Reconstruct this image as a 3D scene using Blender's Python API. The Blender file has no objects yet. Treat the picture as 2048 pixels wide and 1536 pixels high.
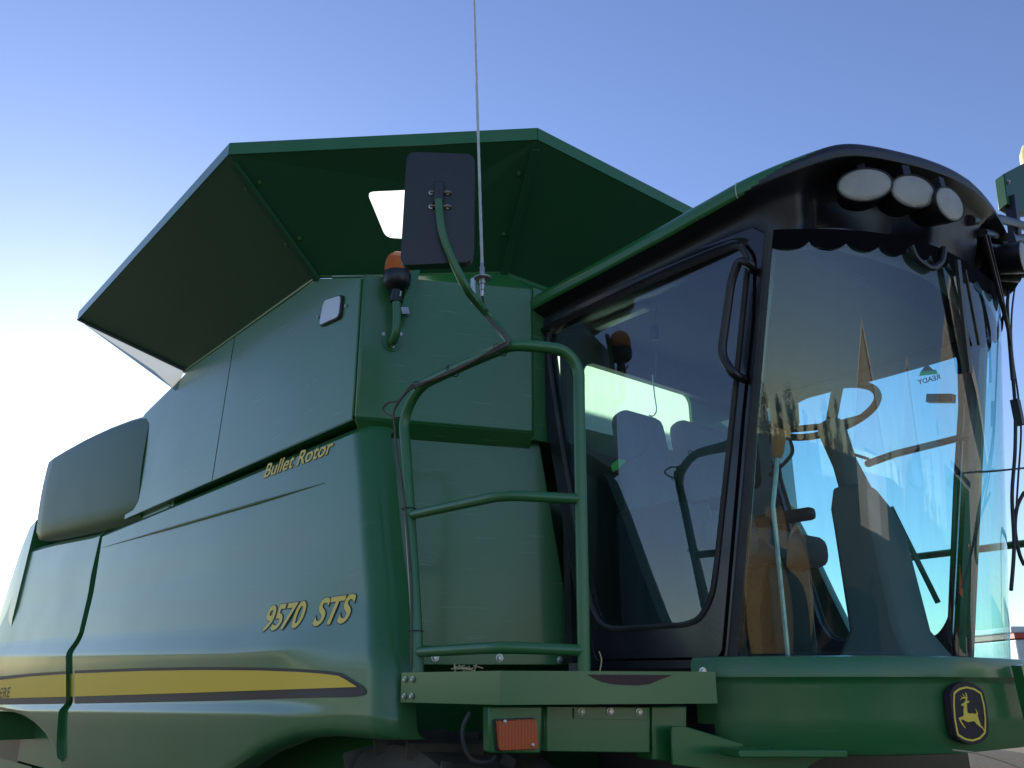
import bpy, bmesh, math, random
from mathutils import Vector, Matrix
from mathutils.geometry import tessellate_polygon
random.seed(7)
R = math.radians
scene = bpy.context.scene

# ------------------------------------------------------------------ camera, sky, sun, exposure
CAM_H = 1.65
F_PX = 1740.0                      # focal length in pixels of the 2048 px wide photograph
PITCH = math.atan2(602.0, F_PX)    # horizon lies 602 px under the picture's middle
A = R(39.8)                        # machine's rearward axis (-X) is 39.8 degrees left of the view
FH = Vector((-math.cos(A), math.sin(A), 0))
RT = Vector((math.sin(A), math.cos(A), 0))
FW = (FH * math.cos(PITCH) + Vector((0, 0, math.sin(PITCH)))).normalized()
UP = (Vector((0, 0, math.cos(PITCH))) - FH * math.sin(PITCH)).normalized()
CAM = Vector((0, 0, CAM_H))
cd = bpy.data.cameras.new('camera')
cam = bpy.data.objects.new('camera', cd)
scene.collection.objects.link(cam)
cam.matrix_world = Matrix((
    (RT.x, UP.x, -FW.x, CAM.x), (RT.y, UP.y, -FW.y, CAM.y),
    (RT.z, UP.z, -FW.z, CAM.z), (0, 0, 0, 1)))
cd.sensor_fit = 'HORIZONTAL'
cd.sensor_width = 36
cd.lens = 36 * F_PX / 2048
cd.clip_start = 0.05
cd.clip_end = 6000
scene.camera = cam

SUN_EL, SUN_ROT = R(14.5), R(-78)
world = bpy.data.worlds.new('World')
scene.world = world
world.use_nodes = True
wn = world.node_tree
sky = wn.nodes.new('ShaderNodeTexSky')
sky.sky_type = 'NISHITA'
sky.sun_disc = False
sky.sun_elevation = SUN_EL
sky.sun_rotation = SUN_ROT
sky.air_density = 1.0
sky.dust_density = 0.15
sky.ozone_density = 3.0
hs_ = wn.nodes.new('ShaderNodeHueSaturation')
hs_.inputs['Saturation'].default_value = 1.0
hs_.inputs['Hue'].default_value = 0.516
wn.links.new(sky.outputs[0], hs_.inputs['Color'])
wn.links.new(hs_.outputs[0], wn.nodes['Background'].inputs[0])
wn.nodes['Background'].inputs[1].default_value = 0.15
sd = bpy.data.lights.new('sun', 'SUN')
sd.energy = 5.0
sd.angle = R(0.53)
sd.color = (1.0, 0.93, 0.82)
sun = bpy.data.objects.new('sun', sd)
scene.collection.objects.link(sun)
SUN_DIR = Vector((math.sin(SUN_ROT) * math.cos(SUN_EL), math.cos(SUN_ROT) * math.cos(SUN_EL), math.sin(SUN_EL)))
sun.rotation_euler = SUN_DIR.to_track_quat('Z', 'Y').to_euler()
sun.location = (0, 0, 20)
vs = scene.view_settings
vs.view_transform = 'Standard'
vs.look = 'None'
vs.gamma = 1
vs.use_curve_mapping = False
vs.exposure = 0.64
scene.cycles.use_denoising = True
scene.cycles.max_bounces = 10
scene.cycles.transparent_max_bounces = 16

# ------------------------------------------------------------------ pixel -> place helpers
def ray(u, v):
    return RT * (u - 1024) + UP * (768 - v) + FW * F_PX
def on_y(u, v, y):
    d = ray(u, v); return CAM + d * (y / d.y)
def on_x(u, v, x):
    d = ray(u, v); return CAM + d * (x / d.x)
def on_z(u, v, z):
    d = ray(u, v); return CAM + d * ((z - CAM_H) / d.z)
def on_pl(u, v, p, n):
    d = ray(u, v); n = Vector(n); return CAM + d * ((Vector(p) - CAM).dot(n) / d.dot(n))
YC = 3.40                                     # machine's centre line
def mir(p):
    return Vector((p[0], 2 * YC - p[1], p[2]))

# ------------------------------------------------------------------ materials
def nd(nt, t, **k):
    n = nt.nodes.new(t)
    for a, b in k.items():
        setattr(n, a, b)
    return n
def base_mat(name, col, rough=0.5, metal=0.0, spec=0.5, coat=0.0, coat_r=0.1):
    m = bpy.data.materials.new(name); m.use_nodes = True
    b = m.node_tree.nodes['Principled BSDF']
    b.inputs['Base Color'].default_value = (*col, 1)
    b.inputs['Roughness'].default_value = rough
    b.inputs['Metallic'].default_value = metal
    b.inputs['Specular IOR Level'].default_value = spec
    b.inputs['Coat Weight'].default_value = coat
    b.inputs['Coat Roughness'].default_value = coat_r
    return m, m.node_tree, b
def dusty(name, col, dust=(0.20, 0.19, 0.155), amount=0.25, rough=0.38, coat=0.3, coat_r=0.12, scale=3.0,
          scratch=0.0, bump=0.0, metal=0.0, spec=0.5):
    """paint or plastic under uneven dust, with streaks, fine specks and a slightly wavy sheet"""
    m, nt, b = base_mat(name, col, rough, metal, spec, coat, coat_r)
    tc = nd(nt, 'ShaderNodeTexCoord')
    n1 = nd(nt, 'ShaderNodeTexNoise'); n1.inputs['Scale'].default_value = scale; n1.inputs['Detail'].default_value = 6
    n1.inputs['Roughness'].default_value = 0.62
    nt.links.new(tc.outputs['Object'], n1.inputs['Vector'])
    mp = nd(nt, 'ShaderNodeMapping'); mp.inputs['Scale'].default_value = (14, 14, 0.9)
    nt.links.new(tc.outputs['Object'], mp.inputs['Vector'])
    n2 = nd(nt, 'ShaderNodeTexNoise'); n2.inputs['Scale'].default_value = 1.0; n2.inputs['Detail'].default_value = 4
    nt.links.new(mp.outputs[0], n2.inputs['Vector'])
    n3 = nd(nt, 'ShaderNodeTexNoise'); n3.inputs['Scale'].default_value = 190; n3.inputs['Detail'].default_value = 2
    nt.links.new(tc.outputs['Object'], n3.inputs['Vector'])
    mr = nd(nt, 'ShaderNodeMapRange'); mr.inputs[1].default_value = 0.42; mr.inputs[2].default_value = 0.70
    nt.links.new(n1.outputs[0], mr.inputs[0])
    mu = nd(nt, 'ShaderNodeMath', operation='MULTIPLY_ADD'); mu.inputs[1].default_value = 0.55
    nt.links.new(n2.outputs[0], mu.inputs[0]); nt.links.new(mr.outputs[0], mu.inputs[2])
    ms = nd(nt, 'ShaderNodeMath', operation='MULTIPLY_ADD'); ms.inputs[1].default_value = 0.5
    nt.links.new(n3.outputs[0], ms.inputs[0]); nt.links.new(mu.outputs[0], ms.inputs[2])
    fa = nd(nt, 'ShaderNodeMath', operation='MULTIPLY', use_clamp=True); fa.inputs[1].default_value = amount
    nt.links.new(ms.outputs[0], fa.inputs[0])
    mx = nd(nt, 'ShaderNodeMix', data_type='RGBA')
    mx.inputs[6].default_value = (*col, 1); mx.inputs[7].default_value = (*dust, 1)
    nt.links.new(fa.outputs[0], mx.inputs[0])
    out = mx.outputs[2]
    if scratch > 0:
        mp2 = nd(nt, 'ShaderNodeMapping'); mp2.inputs['Scale'].default_value = (5, 5, 130); mp2.inputs['Rotation'].default_value = (0, R(24), 0)
        nt.links.new(tc.outputs['Object'], mp2.inputs['Vector'])
        n4 = nd(nt, 'ShaderNodeTexNoise'); n4.inputs['Scale'].default_value = 1; n4.inputs['Detail'].default_value = 2
        nt.links.new(mp2.outputs[0], n4.inputs['Vector'])
        m4 = nd(nt, 'ShaderNodeMapRange'); m4.inputs[1].default_value = 0.66; m4.inputs[2].default_value = 0.80; m4.inputs[4].default_value = scratch
        nt.links.new(n4.outputs[0], m4.inputs[0])
        mx2 = nd(nt, 'ShaderNodeMix', data_type='RGBA'); mx2.inputs[7].default_value = (0.35, 0.36, 0.34, 1)
        nt.links.new(m4.outputs[0], mx2.inputs[0]); nt.links.new(out, mx2.inputs[6]); out = mx2.outputs[2]
    nt.links.new(out, b.inputs['Base Color'])
    rr = nd(nt, 'ShaderNodeMath', operation='MULTIPLY_ADD', use_clamp=True); rr.inputs[1].default_value = 0.35; rr.inputs[2].default_value = rough - 0.08
    nt.links.new(fa.outputs[0], rr.inputs[0]); nt.links.new(rr.outputs[0], b.inputs['Roughness'])
    if bump > 0:
        nb = nd(nt, 'ShaderNodeTexNoise'); nb.inputs['Scale'].default_value = 1.6; nb.inputs['Detail'].default_value = 1
        nt.links.new(tc.outputs['Object'], nb.inputs['Vector'])
        bp = nd(nt, 'ShaderNodeBump'); bp.inputs['Strength'].default_value = bump; bp.inputs['Distance'].default_value = 0.02
        nt.links.new(nb.outputs[0], bp.inputs['Height'])
        nt.links.new(bp.outputs[0], b.inputs['Normal']); nt.links.new(bp.outputs[0], b.inputs['Coat Normal'])
    return m
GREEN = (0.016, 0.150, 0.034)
M = {}
M['panel'] = dusty('green_shield_paint', GREEN, amount=0.15, rough=0.38, spec=0.45, coat=0.26, coat_r=0.12, scale=1.3, scratch=0.14, bump=0.10)
M['tank'] = dusty('green_tank_paint', GREEN, amount=0.15, rough=0.40, spec=0.45, coat=0.30, coat_r=0.12, scale=1.6, scratch=0.45, bump=0.16)
M['green'] = dusty('green_steel_paint', GREEN, amount=0.06, spec=0.4, rough=0.38, coat=0.35, coat_r=0.15, scale=4)
M['greenshade'] = dusty('green_shaded_paint', (0.014, 0.082, 0.032), amount=0.04, rough=0.5, spec=0.25, coat=0.0, coat_r=0.25, scale=2, bump=0.1)  # the body green darkened, shade under the flaps put into the colour
M['mattblack'] = base_mat('matt_black_felt', (0.004,0.004,0.006), 0.9, 0.0, 0.08)[0]
M['pod'] = dusty('green_pod_plastic', (0.014, 0.090, 0.028), amount=0.08, rough=0.5, spec=0.16, coat=0.0, scale=2, bump=0.1)
M['rail'] = dusty('green_handrail_paint', GREEN, amount=0.15, rough=0.42, coat=0.2, coat_r=0.2, scale=9)
M['black'] = dusty('black_plastic', (0.007, 0.007, 0.011), amount=0.045, rough=0.45, coat=0.0, scale=5)
M['cabblack'] = dusty('black_cab_paint', (0.010, 0.010, 0.015), amount=0.06, rough=0.32, coat=0.3, coat_r=0.15, scale=3)
M['rubber'] = dusty('black_rubber', (0.010, 0.010, 0.011), amount=0.15, rough=0.7, coat=0, scale=6)
M['tyre'] = dusty('tyre_rubber', (0.014, 0.013, 0.013), amount=0.35, rough=0.8, coat=0, scale=5)
M['steel'] = dusty('zinc_steel', (0.55, 0.54, 0.52), amount=0.3, rough=0.35, coat=0, metal=0.9, scale=20)
M['yellow'] = dusty('yellow_decal', (0.95, 0.60, 0.03), amount=0.03, rough=0.55, coat=0.0, spec=0.3, scale=3)
M['decal'] = dusty('dark_decal', (0.026, 0.013, 0.024), amount=0.10, rough=0.55, coat=0.0, spec=0.25, scale=3)
M['pale_letter'] = dusty('pale_yellow_letter', (0.95, 0.66, 0.09), amount=0.03, rough=0.55, coat=0.0, spec=0.3, scale=3)
M['rimyellow'] = dusty('yellow_rim_paint', (0.70, 0.45, 0.03), amount=0.3, rough=0.4, coat=0.2)
M['interior'] = dusty('taupe_cab_trim', (0.13, 0.115, 0.095), amount=0.2, rough=0.7, coat=0, scale=6)
M['liner'] = dusty('dark_headliner', (0.035, 0.034, 0.034), amount=0.1, rough=0.85, coat=0, scale=6)
M['darktrim'] = dusty('dark_cab_trim', (0.012, 0.012, 0.013), amount=0.08, rough=0.6, coat=0, scale=6)
M['seat'] = dusty('seat_fabric', (0.11, 0.11, 0.12), amount=0.1, rough=0.9, coat=0, scale=20)
M['cable'] = dusty('brown_grey_cable', (0.07, 0.055, 0.045), amount=0.3, rough=0.7, coat=0, scale=10)
M['white'] = dusty('antenna_white', (0.70, 0.68, 0.63), amount=0.2, rough=0.45, coat=0, scale=30)
M['straw'] = base_mat('dry_straw', (0.50, 0.40, 0.22), 0.8)[0]
M['orange'] = base_mat('orange_plastic', (0.75, 0.20, 0.05), 0.4)[0]
M['leaf'] = base_mat('bright_green_card', (0.06, 0.62, 0.05), 0.6)[0]
M['rust'] = dusty('bare_worn_steel', (0.05, 0.022, 0.022), dust=(0.10, 0.05, 0.04), amount=0.6, rough=0.7, coat=0, scale=30)
M['galv'] = dusty('galvanised_sheet', (0.45, 0.46, 0.45), amount=0.3, rough=0.45, metal=0.4, coat=0, scale=4)
M['tile'] = base_mat('red_trim', (0.5, 0.05, 0.03), 0.5)[0]

def thin_glass(name, tint, refl=1.0, dirt=0.06, rough=0.0):
    m = bpy.data.materials.new(name); m.use_nodes = True
    nt = m.node_tree; nt.nodes.clear()
    out = nd(nt, 'ShaderNodeOutputMaterial')
    tr = nd(nt, 'ShaderNodeBsdfTransparent'); tr.inputs[0].default_value = (*tint, 1)
    gl = nd(nt, 'ShaderNodeBsdfGlossy'); gl.inputs['Roughness'].default_value = rough; gl.inputs['Color'].default_value = (0.95, 0.97, 1, 1)
    # two-sided Fresnel of a thin pane (Schlick), both faces together
    ge = nd(nt, 'ShaderNodeNewGeometry'); dp = nd(nt, 'ShaderNodeVectorMath', operation='DOT_PRODUCT')
    nt.links.new(ge.outputs['Normal'], dp.inputs[0]); nt.links.new(ge.outputs['Incoming'], dp.inputs[1])
    ab = nd(nt, 'ShaderNodeMath', operation='ABSOLUTE'); nt.links.new(dp.outputs['Value'], ab.inputs[0])
    om = nd(nt, 'ShaderNodeMath', operation='SUBTRACT'); om.inputs[0].default_value = 1.0; nt.links.new(ab.outputs[0], om.inputs[1])
    pw_ = nd(nt, 'ShaderNodeMath', operation='POWER'); pw_.inputs[1].default_value = 5.0; nt.links.new(om.outputs[0], pw_.inputs[0])
    k = nd(nt, 'ShaderNodeMath', operation='MULTIPLY_ADD', use_clamp=True); k.inputs[1].default_value = 0.9; k.inputs[2].default_value = 0.115 * refl
    nt.links.new(pw_.outputs[0], k.inputs[0])
    mx = nd(nt, 'ShaderNodeMixShader')
    nt.links.new(k.outputs[0], mx.inputs[0]); nt.links.new(tr.outputs[0], mx.inputs[1]); nt.links.new(gl.outputs[0], mx.inputs[2])
    # dust film with run-down streaks
    tc = nd(nt, 'ShaderNodeTexCoord'); mp = nd(nt, 'ShaderNodeMapping'); mp.inputs['Scale'].default_value = (40, 40, 2.5)
    n = nd(nt, 'ShaderNodeTexNoise'); n.inputs['Scale'].default_value = 1; n.inputs['Detail'].default_value = 5
    nt.links.new(tc.outputs['Object'], mp.inputs[0]); nt.links.new(mp.outputs[0], n.inputs['Vector'])
    n2 = nd(nt, 'ShaderNodeTexNoise'); n2.inputs['Scale'].default_value = 3; nt.links.new(tc.outputs['Object'], n2.inputs['Vector'])
    pr = nd(nt, 'ShaderNodeMath', operation='MULTIPLY'); nt.links.new(n.outputs[0], pr.inputs[0]); nt.links.new(n2.outputs[0], pr.inputs[1])
    mr = nd(nt, 'ShaderNodeMapRange'); mr.inputs[1].default_value = 0.18; mr.inputs[2].default_value = 0.5; mr.inputs[3].default_value = dirt * 0.25; mr.inputs[4].default_value = dirt * 2.2
    nt.links.new(pr.outputs[0], mr.inputs[0])
    df = nd(nt, 'ShaderNodeBsdfDiffuse'); df.inputs[0].default_value = (0.42, 0.40, 0.36, 1)
    tl = nd(nt, 'ShaderNodeBsdfTranslucent'); tl.inputs[0].default_value = (0.42, 0.40, 0.36, 1)
    md = nd(nt, 'ShaderNodeMixShader'); nt.links.new(df.outputs[0], md.inputs[1]); nt.links.new(tl.outputs[0], md.inputs[2])
    m2 = nd(nt, 'ShaderNodeMixShader'); nt.links.new(mr.outputs[0], m2.inputs[0])
    nt.links.new(mx.outputs[0], m2.inputs[1]); nt.links.new(md.outputs[0], m2.inputs[2])
    nt.links.new(m2.outputs[0], out.inputs[0])
    return m
M['glass'] = thin_glass('tinted_cab_glass', (0.66, 0.92, 0.92), 1.0, 0.05)
M['wsglass'] = thin_glass('tinted_windshield_glass', (0.62, 0.93, 0.95), 0.6, 0.045)
M['farglass'] = thin_glass('tinted_far_glass', (0.70, 0.93, 0.93), 1.0, 0.02)
def translucent(name, col, tl=0.7):
    m = bpy.data.materials.new(name); m.use_nodes = True
    nt = m.node_tree; nt.nodes.clear(); out = nd(nt, 'ShaderNodeOutputMaterial')
    d = nd(nt, 'ShaderNodeBsdfDiffuse'); d.inputs[0].default_value = (*col, 1)
    t = nd(nt, 'ShaderNodeBsdfTranslucent'); t.inputs[0].default_value = (*col, 1)
    x = nd(nt, 'ShaderNodeMixShader'); x.inputs[0].default_value = tl
    nt.links.new(d.outputs[0], x.inputs[1]); nt.links.new(t.outputs[0], x.inputs[2]); nt.links.new(x.outputs[0], out.inputs[0])
    return m
M['plexi'] = translucent('clouded_plastic_pane', (0.88, 0.88, 0.84), 0.85)
M['dustpane'] = translucent('dust_coated_pane', (0.90, 0.84, 0.62), 0.85)
M['fabric'] = translucent('pale_gusset_fabric', (0.62, 0.66, 0.64), 0.6)
def ribbed(name, col, rough, scale, trans=0.0, axis=0):
    m, nt, b = base_mat(name, col, rough)
    b.inputs['Transmission Weight'].default_value = trans
    tc = nd(nt, 'ShaderNodeTexCoord')
    w = nd(nt, 'ShaderNodeTexWave', bands_direction='XYZ'[axis]); w.inputs['Scale'].default_value = scale
    nt.links.new(tc.outputs['Object'], w.inputs['Vector'])
    bp = nd(nt, 'ShaderNodeBump'); bp.inputs['Strength'].default_value = 0.5; bp.inputs['Distance'].default_value = 0.003
    nt.links.new(w.outputs[1], bp.inputs['Height']); nt.links.new(bp.outputs[0], b.inputs['Normal'])
    return m
M['amber'] = ribbed('amber_lens', (0.50, 0.085, 0.02), 0.22, 34, 0.0, 1)
M['amberdome'] = ribbed('amber_dome', (0.80, 0.17, 0.02), 0.25, 60, 0.25, 2)
M['lens'] = dusty('dusty_lamp_lens', (0.38, 0.355, 0.29), dust=(0.28,0.25,0.20), amount=0.4, rough=0.45, coat=0.5, coat_r=0.2, scale=14)

# ------------------------------------------------------------------ mesh helpers
def link(o, parent=None):
    scene.collection.objects.link(o)
    if parent is not None:
        o.parent = parent
    return o
def mesh_obj(name, verts, faces, mat, parent=None, smooth=30, bevel=0, seg=2):
    me = bpy.data.meshes.new(name)
    me.from_pydata([tuple(v) for v in verts], [], [tuple(f) for f in faces])
    bm = bmesh.new(); bm.from_mesh(me)
    bmesh.ops.remove_doubles(bm, verts=bm.verts, dist=1e-5)
    bmesh.ops.recalc_face_normals(bm, faces=bm.faces)
    bm.to_mesh(me); bm.free()
    if smooth:
        for p in me.polygons: p.use_smooth = True
        me.set_sharp_from_angle(angle=R(smooth))
    me.materials.append(mat)
    o = bpy.data.objects.new(name, me)
    if bevel:
        md = o.modifiers.new('bevel', 'BEVEL'); md.width = bevel; md.segments = seg; md.limit_method = 'ANGLE'; md.angle_limit = R(35)
        md.harden_normals = False
    return link(o, parent)
def empty(name, loc=(0, 0, 0), parent=None):
    o = bpy.data.objects.new(name, None); o.location = loc; o.empty_display_size = 0.2
    return link(o, parent)
def tag(o, label, cat, group=None):
    o['label'] = label; o['category'] = cat
    if group: o['group'] = group
    return o
class MB:
    def __init__(s): s.v = []; s.f = []
    def add(s, vs, fs):
        k = len(s.v); s.v += [Vector(a) for a in vs]; s.f += [tuple(i + k for i in f) for f in fs]; return s
    def box(s, a, b):
        x0, y0, z0 = a; x1, y1, z1 = b
        return s.add([(x0,y0,z0),(x1,y0,z0),(x1,y1,z0),(x0,y1,z0),(x0,y0,z1),(x1,y0,z1),(x1,y1,z1),(x0,y1,z1)],
                     [(0,3,2,1),(4,5,6,7),(0,1,5,4),(1,2,6,5),(2,3,7,6),(3,0,4,7)])
    def bar(s, p, q, w, h, up=(0, 0, 1)):
        p, q = Vector(p), Vector(q); d = (q - p).normalized(); sx = d.cross(Vector(up))
        if sx.length < 1e-4: sx = d.cross(Vector((1, 0, 0)))
        sx.normalize(); sy = sx.cross(d)
        vs = [c + sx * (a * w / 2) + sy * (b * h / 2) for c in (p, q) for a, b in ((-1,-1),(1,-1),(1,1),(-1,1))]
        return s.add(vs, [(0,1,2,3),(7,6,5,4),(0,4,5,1),(1,5,6,2),(2,6,7,3),(3,7,4,0)])
    def tube(s, pts, r, n=10, caps=True, closed=False):
        pts = [Vector(p) for p in pts]; m = len(pts); rr = r if isinstance(r, (list, tuple)) else [r] * m
        T = []
        for i in range(m):
            a = pts[(i - 1) % m] if closed or i > 0 else pts[i]; b = pts[(i + 1) % m] if closed or i < m - 1 else pts[i]
            T.append((b - a).normalized())
        ref = Vector((0, 0, 1)) if abs(T[0].z) < 0.9 else Vector((1, 0, 0))
        nx = T[0].cross(ref).normalized(); vs = []
        for i in range(m):
            nx = (nx - T[i] * nx.dot(T[i])).normalized(); ny = T[i].cross(nx)
            for k in range(n):
                a = 2 * math.pi * k / n
                vs.append(pts[i] + (nx * math.cos(a) + ny * math.sin(a)) * rr[i])
        fs = []
        for i in range(m if closed else m - 1):
            j = (i + 1) % m
            for k in range(n):
                fs.append((i*n+k, i*n+(k+1)%n, j*n+(k+1)%n, j*n+k))
        if caps and not closed:
            fs.append(tuple(range(n))[::-1]); fs.append(tuple((m-1)*n+k for k in range(n)))
        return s.add(vs, fs)
    def lathe(s, c, axis, prof, n=24):
        """prof: (radius, height along the axis)"""
        c = Vector(c); ax = Vector(axis).normalized(); ref = Vector((0,0,1)) if abs(ax.z) < 0.9 else Vector((1,0,0))
        nx = ax.cross(ref).normalized(); ny = ax.cross(nx); vs = []
        for r, h in prof:
            for k in range(n):
                a = 2*math.pi*k/n; vs.append(c + ax*h + (nx*math.cos(a)+ny*math.sin(a))*r)
        fs = []
        for i in range(len(prof)-1):
            for k in range(n): fs.append((i*n+k, i*n+(k+1)%n, (i+1)*n+(k+1)%n, (i+1)*n+k))
        fs.append(tuple(range(n))[::-1]); fs.append(tuple((len(prof)-1)*n+k for k in range(n)))
        return s.add(vs, fs)
    def build(s, name, mat, parent=None, smooth=35, bevel=0, seg=2):
        return mesh_obj(name, s.v, s.f, mat, parent, smooth, bevel, seg)
def fillet(pts, r, n=6, closed=False):
    """round the corners of a 3-D polyline; r may be one number or one for each point"""
    pts = [Vector(p) for p in pts]; m = len(pts); out = []
    for i in range(m):
        if not closed and i in (0, m - 1): out.append(pts[i]); continue
        p, a, b = pts[i], pts[(i-1) % m], pts[(i+1) % m]
        ri = r[i] if isinstance(r, (list, tuple)) else r
        d1, d2 = a - p, b - p; l = min(ri, d1.length*0.48, d2.length*0.48)
        if l < 1e-4: out.append(p); continue
        s, e = p + d1.normalized()*l, p + d2.normalized()*l
        for k in range(n+1):
            t = k/n; out.append(s*(1-t)**2 + p*2*t*(1-t) + e*t*t)
    return out
def smooth_pts(pts, n=8):
    pts = [Vector(p) for p in pts]; out = []
    for i in range(len(pts)-1):
        p0, p1, p2, p3 = pts[max(i-1,0)], pts[i], pts[i+1], pts[min(i+2,len(pts)-1)]
        for k in range(n):
            t = k/n
            out.append(0.5*((2*p1)+(p2-p0)*t+(2*p0-5*p1+4*p2-p3)*t*t+(3*p1-p0-3*p2+p3)*t**3))
    out.append(pts[-1]); return out
def plate(outer, holes, off):
    """plate with holes: outer and holes are loops of 3-D points on one plane, off the thickness vector"""
    off = Vector(off); loops = [[Vector(p) for p in outer]] + [[Vector(p) for p in h] for h in holes]
    # flatten on the plane for the tessellation
    n = off.normalized(); ref = Vector((0,0,1)) if abs(n.z) < 0.9 else Vector((1,0,0)); ax = n.cross(ref).normalized(); ay = n.cross(ax)
    flat = [[Vector((p.dot(ax), p.dot(ay), 0)) for p in l] for l in loops]
    tris = tessellate_polygon(flat); vs = [p for l in loops for p in l]; N = len(vs)
    mb = MB(); fs = [tuple(t) for t in tris] + [tuple(i+N for i in t[::-1]) for t in tris]
    k = 0
    for l in loops:
        m = len(l)
        for i in range(m): fs.append((k+i, k+(i+1) % m, k+(i+1) % m+N, k+i+N))
        k += m
    mb.add(vs + [p + off for p in vs], fs); return mb
def sheet(loop):
    loop = [Vector(p) for p in loop]; mb = MB(); mb.add(loop, [tuple(range(len(loop)))]); return mb
def bolt(p, n, parent, r=0.008, mat='steel', name='bolt'):
    n = Vector(n).normalized(); p = Vector(p)
    return MB().lathe(p, n, [(r*1.55, -0.002), (r*1.55, 0.0025), (r*1.0, 0.003), (r, r*0.9), (r*0.8, r*1.1)], 8).build(name, M[mat], parent)
_fc = {}
def text_polys(body, shear=0.0, offset=0.0, spacing=1.0):
    c = bpy.data.curves.new('t', 'FONT'); c.body = body; c.shear = shear; c.offset = offset; c.space_character = spacing; c.resolution_u = 7
    o = bpy.data.objects.new('t', c); scene.collection.objects.link(o)
    dg = bpy.context.evaluated_depsgraph_get(); dg.update()
    me = bpy.data.meshes.new_from_object(o.evaluated_get(dg))
    v = [x.co.copy() for x in me.vertices]; f = [tuple(p.vertices) for p in me.polygons]
    bpy.data.objects.remove(o); bpy.data.curves.remove(c); bpy.data.meshes.remove(me)
    return v, f

# ------------------------------------------------------------------ ground
def ground_mat():
    m, nt, b = base_mat('dry_yard_ground', (0.2, 0.16, 0.1), 0.95)
    tc = nd(nt, 'ShaderNodeTexCoord')
    n1 = nd(nt, 'ShaderNodeTexNoise'); n1.inputs['Scale'].default_value = 0.35; n1.inputs['Detail'].default_value = 8
    n2 = nd(nt, 'ShaderNodeTexNoise'); n2.inputs['Scale'].default_value = 14; n2.inputs['Detail'].default_value = 8; n2.inputs['Roughness'].default_value = 0.7
    for n in (n1, n2): nt.links.new(tc.outputs['Object'], n.inputs['Vector'])
    r1 = nd(nt, 'ShaderNodeValToRGB'); e = r1.color_ramp.elements
    e[0].position = 0.40; e[0].color = (0.135, 0.125, 0.105, 1); e[1].position = 0.60; e[1].color = (0.135, 0.105, 0.065, 1)
    r2 = nd(nt, 'ShaderNodeValToRGB'); e = r2.color_ramp.elements
    e[0].position = 0.30; e[0].color = (0.35, 0.32, 0.28, 1); e[1].position = 0.70; e[1].color = (1.2, 1.15, 1.05, 1)
    nt.links.new(n1.outputs[0], r1.inputs[0]); nt.links.new(n2.outputs[0], r2.inputs[0])
    mx = nd(nt, 'ShaderNodeMix', data_type='RGBA', blend_type='MULTIPLY'); mx.inputs[0].default_value = 1
    nt.links.new(r1.outputs[0], mx.inputs[6]); nt.links.new(r2.outputs[0], mx.inputs[7]); nt.links.new(mx.outputs[2], b.inputs['Base Color'])
    bp = nd(nt, 'ShaderNodeBump'); bp.inputs['Distance'].default_value = 0.08; nt.links.new(n2.outputs[0], bp.inputs['Height']); nt.links.new(bp.outputs[0], b.inputs['Normal'])
    return m
g = mesh_obj('ground', [(-3000,-3000,0),(3000,-3000,0),(3000,3000,0),(-3000,3000,0)], [(0,1,2,3)], ground_mat(), smooth=0)
g['kind'] = 'structure'; g['label'] = 'dry grass and gravel yard under the machine'

# ================================================================== THE COMBINE HARVESTER
H = empty('combine_harvester', (-3.4, YC, 0))
tag(H, 'large green combine harvester with flared grain tank and glazed black cab', 'combine')
class _P:                                      # parts are placed in world coordinates under an offset empty
    pass
def part(mb, name, mat, parent=None, **k):
    o = mb.build(name, M[mat] if isinstance(mat, str) else mat, None, **k)
    attach(o, parent); return o
def attach(o, parent=None):
    p = parent or H
    o.parent = p
    o.matrix_parent_inverse = Matrix.Translation(-H.location)
    if p is not H: o.matrix_parent_inverse = Matrix.Identity(4)
    return o

# ------------------------------------------------------------------ side shields
PROF = [(0.5,1.85),(0.9,1.74),(1.25,1.67),(1.48,1.645),(1.535,1.641),(1.546,1.643),(1.580,1.664),(1.60,1.667),(1.70,1.661),(1.785,1.655),(1.805,1.660),(1.875,1.690),(1.91,1.700),(2.2,1.738),(2.70,1.768),(3.0,1.79)]
def _interp(t, x):
    if x <= t[0][0]: return t[0][1]
    for (a, b), (c, d) in zip(t, t[1:]):
        if x <= c: return b + (d-b)*(x-a)/(c-a)
    return t[-1][1]
def crease_shift(x, c):
    # the upper crease rises and the lower ledge falls towards the tail
    k = min(1, max(0, (c-1.60)/0.185)); return k*max(0.0, -x-4.0)*0.020 - (1-k)*max(0.0, -x-3.6)*0.017*min(1, max(0, (c-1.0)/0.5))
def panel_y(x, z):
    lo_, hi_ = z-0.4, z+0.4
    for _ in range(22):
        c = (lo_+hi_)/2
        if c+crease_shift(x, c) < z: lo_ = c
        else: hi_ = c
    sh = z - c
    y = 0.0
    for dz in (-0.005, -0.0025, 0, 0.0025, 0.005): y += _interp(PROF, z - sh + dz)/5
    # ledges die out towards the front end
    k = min(1.0, max(0.0, (-2.9 - x)/0.7)); k = k*k*(3-2*k)
    y0 = _interp([(0.5,1.85),(0.9,1.74),(1.25,1.67),(1.55,1.650),(1.75,1.660),(1.95,1.718),(2.70,1.768),(3,1.79)], z)
    return y*k + y0*(1-k)
def on_panel(u, v, dy=0.0):
    y = 1.68
    for _ in range(12):
        p = on_y(u, v, y); y = panel_y(p.x, p.z) + dy
    return on_y(u, v, y)
def edge_fn(pix, dy=0.0):
    t = sorted((on_panel(u, v, dy).z, on_panel(u, v, dy).x) for u, v in pix)
    return lambda z: _interp(t, z)
RF = 0.085
x_front = edge_fn([(752,845),(764,940),(776,1080),(788,1200),(800,1330),(800,1440),(800,1536)], RF*0.8)
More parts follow.
